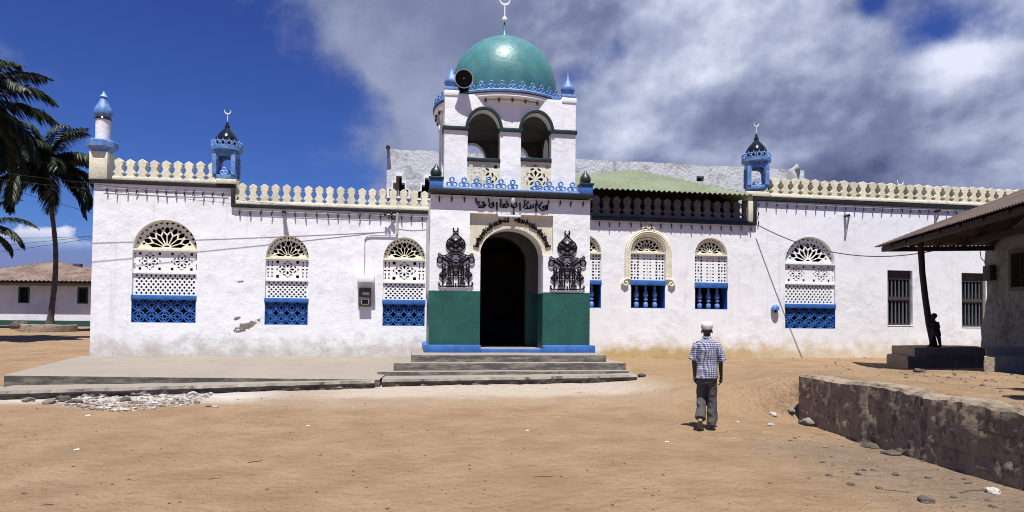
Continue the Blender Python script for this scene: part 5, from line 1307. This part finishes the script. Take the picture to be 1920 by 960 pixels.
# ------------------------------------------------------------------ people
def limb(bm, pts, rad, seg=14, sub=4):
    P, Rr = [], []
    for i in range(len(pts)-1):
        for q in range(sub): f = q/sub; P.append(Vector(pts[i]).lerp(Vector(pts[i+1]), f)); Rr.append(rad[i]+(rad[i+1]-rad[i])*f)
    P.append(Vector(pts[-1])); Rr.append(rad[-1]); add_tube(bm, P, Rr, seg)
    for p, r_ in list(zip(pts, rad)):
        ball(bm, p, (r_, r_, r_))
def ball(bm, c, r_, seg=14, M_=None):
    b2 = bmesh.new(); bmesh.ops.create_uvsphere(b2, u_segments=seg, v_segments=10, radius=1)
    xform(b2, Matrix.Translation(c) @ (M_ or Matrix.Identity(4)) @ Matrix.Diagonal((*r_, 1)))
    me = bpy.data.meshes.new('t'); b2.to_mesh(me); b2.free(); bm.from_mesh(me); bpy.data.meshes.remove(me)
def loft(bm, rings, seg=28, fold=0., seed=0):
    """rings: (z, cx, cy, rx, ry)"""
    vr = []
    for (z_, cx, cy, rx, ry) in rings:
        r_ = []
        for i in range(seg):
            a = 2*math.pi*i/seg; f = 1+fold*noise.noise((math.cos(a)*1.8+seed, math.sin(a)*1.8, z_*5))
            r_.append(bm.verts.new((cx+rx*f*math.cos(a), cy+ry*f*math.sin(a), z_)))
        vr.append(r_)
    for a, b in zip(vr, vr[1:]):
        for i in range(seg): bm.faces.new((a[i], a[(i+1) % seg], b[(i+1) % seg], b[i]))
    bm.faces.new(vr[0][::-1]); bm.faces.new(vr[-1])
def fuse(bm, vox, smooth_n=4, M_=None):
    """one continuous skin out of overlapping volumes"""
    bmesh.ops.recalc_face_normals(bm, faces=bm.faces)
    me = bpy.data.meshes.new('body'); bm.to_mesh(me); bm.free(); ob = bpy.data.objects.new('body', me); COL.objects.link(ob)
    m = ob.modifiers.new('r', 'REMESH'); m.mode = 'VOXEL'; m.voxel_size = vox
    s_ = ob.modifiers.new('s', 'SMOOTH'); s_.iterations = smooth_n; s_.factor = .5
    dg = bpy.context.evaluated_depsgraph_get(); out_ = bpy.data.meshes.new_from_object(ob.evaluated_get(dg), depsgraph=dg)
    bpy.data.objects.remove(ob)
    if M_: out_.transform(M_)
    return out_
def hand(bm, wrist, down, palm_n, s_=1.0, curl=.5, thumb=1):
    """palm, four fingers and a thumb hanging from the wrist"""
    down = Vector(down).normalized(); n = Vector(palm_n); n = (n-down*n.dot(down)).normalized(); sd_ = down.cross(n)*thumb; w_ = Vector(wrist)
    def pt(a, b, c): return w_+down*(a*s_)+sd_*(b*s_)+n*(c*s_)
    limb(bm, [pt(0, 0, 0), pt(.04, .008, 0), pt(.085, .006, .004)], [.025*s_, .029*s_, .027*s_], 10)
    limb(bm, [pt(.05, .022, 0), pt(.088, .028, .004)], [.019*s_, .016*s_], 8); limb(bm, [pt(.05, -.020, 0), pt(.084, -.026, .004)], [.018*s_, .015*s_], 8)
    for kx, (o_, L) in enumerate(((.030, .070), (.011, .080), (-.009, .074), (-.028, .058))):
        a0, c0 = .085, .004; P_ = [pt(a0, o_, c0)]; an = .18+curl*.3
        for seg_ in (.45, .32, .25):
            a0 += L*seg_*math.cos(an); c0 += L*seg_*math.sin(an); an += curl; P_.append(pt(a0, o_*1.06, c0))
        limb(bm, P_, [.0098*s_, .0092*s_, .0085*s_, .0075*s_], 8, 2)
    limb(bm, [pt(.022, .026, .004), pt(.052, .050, .014), pt(.080, .056, .026), pt(.10, .052, .034)], [.014*s_, .012*s_, .0105*s_, .009*s_], 8, 2)
def head(bm, c, s_=1.0):
    c = Vector(c)
    ball(bm, c+Vector((0, -.012, .03))*s_, (.078*s_, .098*s_, .095*s_), 18); ball(bm, c+Vector((0, .018, -.045))*s_, (.060*s_, .075*s_, .075*s_), 16)
    ball(bm, c+Vector((0, .100, -.015))*s_, (.015*s_, .020*s_, .026*s_)); ball(bm, c+Vector((0, .085, -.062))*s_, (.026*s_, .016*s_, .012*s_)); ball(bm, c+Vector((0, .075, -.105))*s_, (.025*s_, .022*s_, .02*s_))
    for sx_ in (-1, 1):
        ball(bm, c+Vector((sx_*.082, -.006, -.012))*s_, (.011*s_, .020*s_, .032*s_)); ball(bm, c+Vector((sx_*.032, .078, .005))*s_, (.016*s_, .012*s_, .012*s_))
mg = onground(1325, 806); HM = 1.70/1.72
MM = Matrix.Translation((mg.x, mg.y, ground(mg.x, mg.y))) @ Matrix.Rotation(-YAW-R(18), 4, 'Z') @ Matrix.Diagonal((.83*HM, .95*HM, HM, 1))
man = thing('person', 'person in a checked shirt and pale skullcap walking away across the sand', 'person', (mg.x, mg.y, ground(mg.x, mg.y)))
bm = bmesh.new()
b2 = bmesh.new(); head(b2, (0, .035, 1.575)); xform(b2, Matrix.Diagonal((1.17, 1.05, 1, 1))); me = bpy.data.meshes.new('t'); b2.to_mesh(me); b2.free(); bm.from_mesh(me); bpy.data.meshes.remove(me); limb(bm, [(0, .0, 1.40), (0, .02, 1.52)], [.065, .056])
limb(bm, [(0, .0, .95), (0, .01, 1.10), (0, 0, 1.28), (0, -.005, 1.38)], [.125, .115, .125, .10], 18)
limb(bm, [(-.17, -.01, 1.385), (0, -.005, 1.40), (.17, -.01, 1.385)], [.03, .055, .03])
limb(bm, [(-.185, -.01, 1.355), (-.235, -.045, 1.10), (-.225, .00, .865)], [.045, .045, .030]); hand(bm, (-.225, .00, .865), (0.05, .15, -1), (1, .1, 0), 1.08, .42, -1)
limb(bm, [(.185, -.01, 1.355), (.250, -.01, 1.10), (.262, .045, .865)], [.045, .045, .030]); hand(bm, (.262, .045, .865), (-.02, .12, -1), (-1, .1, 0), 1.08, .42, 1)
limb(bm, [(-.09, 0, .93), (-.10, .075, .50), (-.108, -.20, .17)], [.095, .062, .042]); limb(bm, [(-.108, -.20, .17), (-.11, -.10, .05)], [.042, .030])
limb(bm, [(.09, 0, .93), (.095, .06, .50), (.09, .02, .10)], [.095, .062, .042]); limb(bm, [(.09, .02, .07), (.11, .17, .035)], [.04, .028])
part('body', fuse(bm, .0052, 2, MM), 'skin', man, smooth=180)
bm = bmesh.new()
loft(bm, [(.815, .0, -.01, .205, .140), (.86, 0, -.01, .206, .142), (.98, 0, 0, .198, .142), (1.12, 0, .0, .195, .138), (1.26, 0, -.005, .208, .142), (1.36, 0, -.01, .212, .125), (1.415, 0, -.005, .172, .11), (1.44, 0, .0, .11, .09), (1.45, 0, .005, .088, .078), (1.475, 0, .012, .068, .066)], 40, .10, 1)
for s_ in (-1, 1):
    L_ = [(s_*.165, -.01, 1.365), (s_*.222, -.018, 1.24), (s_*.265, -.02, 1.105)] if s_ < 0 else [(s_*.165, -.01, 1.365), (s_*.232, -.012, 1.24), (s_*.288, -.008, 1.10)]
    add_tube(bm, [Vector(L_[0]).lerp(Vector(L_[1]), q/4) for q in range(4)]+[Vector(L_[1]).lerp(Vector(L_[2]), q/5) for q in range(6)], [.084, .085, .084, .083, .082, .080, .082, .081, .085, .088], 18)
me_ = fuse(bm, .011, 3); 
for v in me_.vertices:
    c_ = v.co; v.co = c_+Vector((1, 1, 0))*(.012*noise.noise((c_.x*7, c_.y*7, c_.z*6))+.006*noise.noise((c_.x*17, c_.y*17, c_.z*13)))
me_.transform(MM @ Matrix.Identity(4)); sh = part('shirt', me_, 'checked_cloth', man, smooth=180)
bm = bmesh.new(); add_tube(bm, [(.068*math.cos(a*.5236), .015+.07*math.sin(a*.5236), 1.475+.012*math.sin(a*.5236)) for a in range(12)], .020, 8, True); part('collar', xform(bm, MM), 'checked_cloth', sh)
bm = bmesh.new()
loft(bm, [(.74, 0, 0, .16, .12), (.78, 0, 0, .172, .13), (.86, 0, 0, .18, .135), (.98, 0, 0, .17, .125)], 30, .06, 4)
def leg(pts, rad):
    P, Rr = [], []
    for i in range(len(pts)-1):
        for q in range(6): f = q/6; P.append(Vector(pts[i]).lerp(Vector(pts[i+1]), f)); Rr.append(rad[i]+(rad[i+1]-rad[i])*f)
    P.append(Vector(pts[-1])); Rr.append(rad[-1]); add_tube(bm, P, Rr, 20)
leg([(-.092, 0, .84), (-.100, .075, .50), (-.110, -.17, .190)], [.100, .092, .092]); leg([(.092, 0, .84), (.098, .055, .50), (.092, .015, .065)], [.100, .094, .092])
me_ = fuse(bm, .011, 3)
for v in me_.vertices:
    c_ = v.co; k_ = 1-sm01(c_.z, .5, .9); v.co = c_+Vector((1, 1, 0))*(.018*noise.noise((c_.x*5, c_.y*5, c_.z*7))+.010*noise.noise((c_.x*10, c_.y*10, c_.z*14)))*(.4+.8*k_)
me_.transform(MM); part('trousers', me_, 'trousers', man, smooth=180)
bm = lathe([(.088, -.045), (.094, -.01), (.094, .02), (.086, .042), (.068, .062), (.038, .074), (0, .078)], (0, 0, 0), 32, sx=1.17, sy=1.18); xform(bm, MM @ Matrix.Translation((0, .022, 1.655)) @ Matrix.Rotation(R(6), 4, 'X')); part('cap', bm, 'cap_white', man, smooth=60)
bm = bmesh.new(); add_tube(bm, [Vector((-.112, -.245, .19)), Vector((-.112, -.20, .115)), Vector((-.112, -.14, .045)), Vector((-.112, -.07, .018))], [.040, .042, .046, .034], 12); part('sandal', xform(bm, MM), 'sole', man)
bm = bmesh.new(); add_tube(bm, [Vector((.088, -.03, .03)), Vector((.095, .06, .025)), Vector((.108, .16, .022)), Vector((.115, .21, .018))], [.038, .042, .046, .03], 12); part('sandal', xform(bm, MM), 'leather', man)
# child leaning on the post
cb = PD(1751, 648, DT-1.25); cs = (648-584)/FPX*(DT-1.25)/1.10
MC = Matrix.Translation((cb.x+.02, cb.y, ZP)) @ Matrix.Rotation(-YAW+R(0), 4, 'Z') @ Matrix.Diagonal((1.12*cs, 1.1*cs, cs, 1))
child = thing('person', 'small person silhouetted in the veranda shade hugging the crooked post', 'person', (cb.x+.02, cb.y, ZP))
bm = bmesh.new()
Rz = Matrix.Rotation(R(60), 4, 'Z')
b2 = bmesh.new(); head(b2, (0, 0, 0), .92); xform(b2, Matrix.Translation((-.015, 0, .985)) @ Matrix.Diagonal((.86, .9, 1, 1)) @ Rz); me = bpy.data.meshes.new('t'); b2.to_mesh(me); b2.free(); bm.from_mesh(me)
limb(bm, [(-.01, 0, .80), (-.02, 0, .90)], [.045, .042]); limb(bm, [(.04, 0, .50), (.02, 0, .64), (.0, 0, .78)], [.085, .08, .075], 16)
limb(bm, [(.075, -.03, .78), (.07, -.10, .64), (-.07, -.09, .62)], [.042, .034, .026]); hand(bm, (-.07, -.09, .62), (-1, .5, .1), (0, 1, 0), .5, .55, 1)
limb(bm, [(-.06, .03, .78), (-.13, .05, .64), (-.16, .05, .69)], [.04, .032, .026]); hand(bm, (-.16, .05, .69), (-.6, -.3, .6), (0, -1, 0), .5, .55, 1)
limb(bm, [(.03, .0, .50), (-.04, .02, .30), (-.11, .02, .07)], [.075, .05, .034]); limb(bm, [(-.11, .02, .045), (-.22, .0, .04)], [.034, .022])
limb(bm, [(.07, .0, .50), (.13, .0, .28), (.165, .0, .06)], [.075, .05, .034]); limb(bm, [(.165, 0, .035), (.07, -.02, .025)], [.032, .02])
part('body', fuse(bm, .006, 2, MC), 'child_dark', child, smooth=180)
bm = bmesh.new(); loft(bm, [(.36, .045, 0, .135, .12), (.46, .04, 0, .125, .11), (.62, .025, 0, .112, .10), (.76, .0, 0, .11, .09), (.83, -.01, 0, .06, .055)], 26, .08, 3); part('tunic', fuse(bm, .009, 3, MC), 'child_dark', child, smooth=180)
# ------------------------------------------------------------------ stones and litter
rnd = random.Random(21)
def stone_at(px, py, s_, m, lab=None, seed=None, lift=.3, flat=.6):
    g = onground(px, py); bm = bmesh.new(); rock_bm(bm, (g.x, g.y, g.z+s_*flat*lift), s_, seed or rnd.uniform(0, 50), flat, 3)
    return top('stone', bm, m, lab, 'stone')
GS = 'larger stones lying in the rubble below the kerb'
for (px, py, s_, m) in ((118, 752, .13, 'dark_stone'), (92, 757, .10, 'stone'), (140, 757, .11, 'dark_stone'), (235, 752, .10, 'dark_stone'), (361, 742, .11, 'pale_stone'), (275, 741, .10, 'pale_stone'), (187, 739, .10, 'pale_stone'), (330, 752, .07, 'stone'), (160, 746, .08, 'stone'), (54, 753, .10, 'stone'), (370, 757, .06, 'stone'), (392, 763, .05, 'stone'), (403, 764, .05, 'pale_stone'), (210, 763, .07, 'pale_stone'), (260, 758, .07, 'stone'), (305, 745, .08, 'pale_stone')):
    o = stone_at(px, py, s_, m, 'stone lying in the pale rubble strewn below the kerb'); o['group'] = GS
def scatter(name, n, pick, sizes, m, seed, sub=1, flat=.6, lab=None):
    rnd_ = random.Random(seed); bm = bmesh.new()
    for i in range(n):
        p, s_ = pick(rnd_)
        if p is None: continue
        rock_bm(bm, (p.x, p.y, p.z+s_*.15), s_, rnd_.uniform(0, 60), flat, sub)
    return struct(name, bm, m, 'stuff', smooth=0)
def pick_r(r_):
    px = 60+(r_.random()**.9)*335; h = math.sin((px-60)/335*math.pi)**.5; py = 738+h*34*r_.random()
    return onground(px, py), .014+.05*r_.random()**2.6
scatter('rubble', 620, pick_r, 0, 'pale_stone', 5, 1)
scatter('rubble', 420, pick_r, 0, 'stone', 6, 1)
def pick_d(r_):
    d_ = 5.2+9.5*r_.random()**1.2; px = r_.uniform(-40, 1960); v = PD(px, 800, d_); 
    if (Vector((v.x, v.y, 0))-RW_A).dot(RW_N) > -.1 and (Vector((v.x, v.y, 0))-RW_A).dot(RW_D) > 0: return None, 0
    return Vector((v.x, v.y, ground(v.x, v.y))), .005+.017*r_.random()**4
scatter('pebbles', 1000, pick_d, 0, 'litter', 7, 1, .5); scatter('pebbles', 160, pick_d, 0, 'pale_stone', 8, 1, .5)
def pick_g(r_):
    px = r_.uniform(1480, 1910); py = 800+ (px-1480)/430*110 + r_.random()**1.3*90-10+ (0); p = onground(px, min(py, 975)); return p, .008+.035*r_.random()**4
scatter('litter_stones', 150, pick_g, 0, 'dark_stone', 9, 2, .5); scatter('litter_stones', 45, pick_g, 0, 'stone', 19, 2, .5)
def pick_t(r_):
    px = r_.uniform(1530, 1919); py = r_.uniform(676, 690)+(px-1530)/390*66*r_.random(); p = onground(px, py); return p, .010+.028*r_.random()**4
scatter('terrace_stones', 150, pick_t, 0, 'dark_stone', 10, 2, .6)
def pick_w(r_):
    x = r_.uniform(XL+.3, 19); 
    y = YW-r_.uniform(.0, .35); 
    if PX0-.8 < x < PX1+.9: return None, 0
    z_ = .555 if x < PX0 else ground(x, y); return Vector((x, y, z_)), .008+.03*r_.random()**3
scatter('wall_crumbs', 220, pick_w, 0, 'stone', 12, 1, .5)
for (px, py, s_, m, lab) in ((1450, 779, .075, 'pale_stone', 'pale stone on the sand left of the retaining wall corner'), (1487, 771, .07, 'stone', 'grey stone leaning near the top of the retaining wall corner'), (1446, 798, .06, 'pale_stone', 'flat pale stone below another pale stone by the wall corner'), (1723, 698, .09, 'dark_stone', 'dark stone alone on the terrace in front of the veranda'), (1735, 941, .07, 'dark_stone', 'reddish brown lump in the grey litter at lower right'), (1202, 707, .10, 'dark_stone', 'dark broken lump at the right end of the kerb'), (1860, 925, .07, 'pale_stone', 'pale lump close to the near end of the retaining wall')):
    stone_at(px, py, s_, m, lab)
def stick(px0, py0, px1, py1, r_, lab):
    a, b = onground(px0, py0), onground(px1, py1); m_ = a.lerp(b, .5); up = Vector((0, 0, r_*.8)); top('stick', tube([a+up, a.lerp(b, .35)+up+Vector((.0, .02, 0)), a.lerp(b, .7)+up-Vector((0, .02, 0)), b+up], [r_, r_, r_*.8, r_*.5], 5), 'litter', lab, 'stick')
stick(465, 869, 492, 864, .008, 'short dark stick on the sand below the steps, left of centre'); stick(392, 900, 415, 897, .007, 'thin curved twig on the sand at lower left of centre'); stick(78, 949, 100, 946, .007, 'twig on the sand near the lower left corner')
stick(1000, 896, 1040, 893, .007, 'long thin twig on the sand below the centre of the steps'); stick(1800, 926, 1845, 917, .009, 'dry stick lying in front of the retaining wall at lower right'); stick(1660, 920, 1720, 926, .008, 'long twig in the grey litter by the retaining wall')
for (px, py, s_, lab) in ((144, 844, .035, 'white scrap of litter on the sand at far left'), (578, 799, .03, 'white scrap of litter on the sand below the left slab'), (165, 780, .04, 'white scrap of litter just below the rubble'), (989, 808, .03, 'white scrap of litter below the right half of the steps'), (1384, 791, .03, 'small pale plastic scrap right of the walking person'), (1251, 829, .03, 'white scrap of litter left of the walking person')):
    g = onground(px, py); bm = bmesh.new(); rock_bm(bm, (g.x, g.y, g.z+.008), s_, px % 13, .3, 2); top('litter_scrap', bm, 'white_litter', lab, 'litter')
# cleaning up: nothing of the builders is left in the scene
for c_ in list(bpy.data.curves): bpy.data.curves.remove(c_)
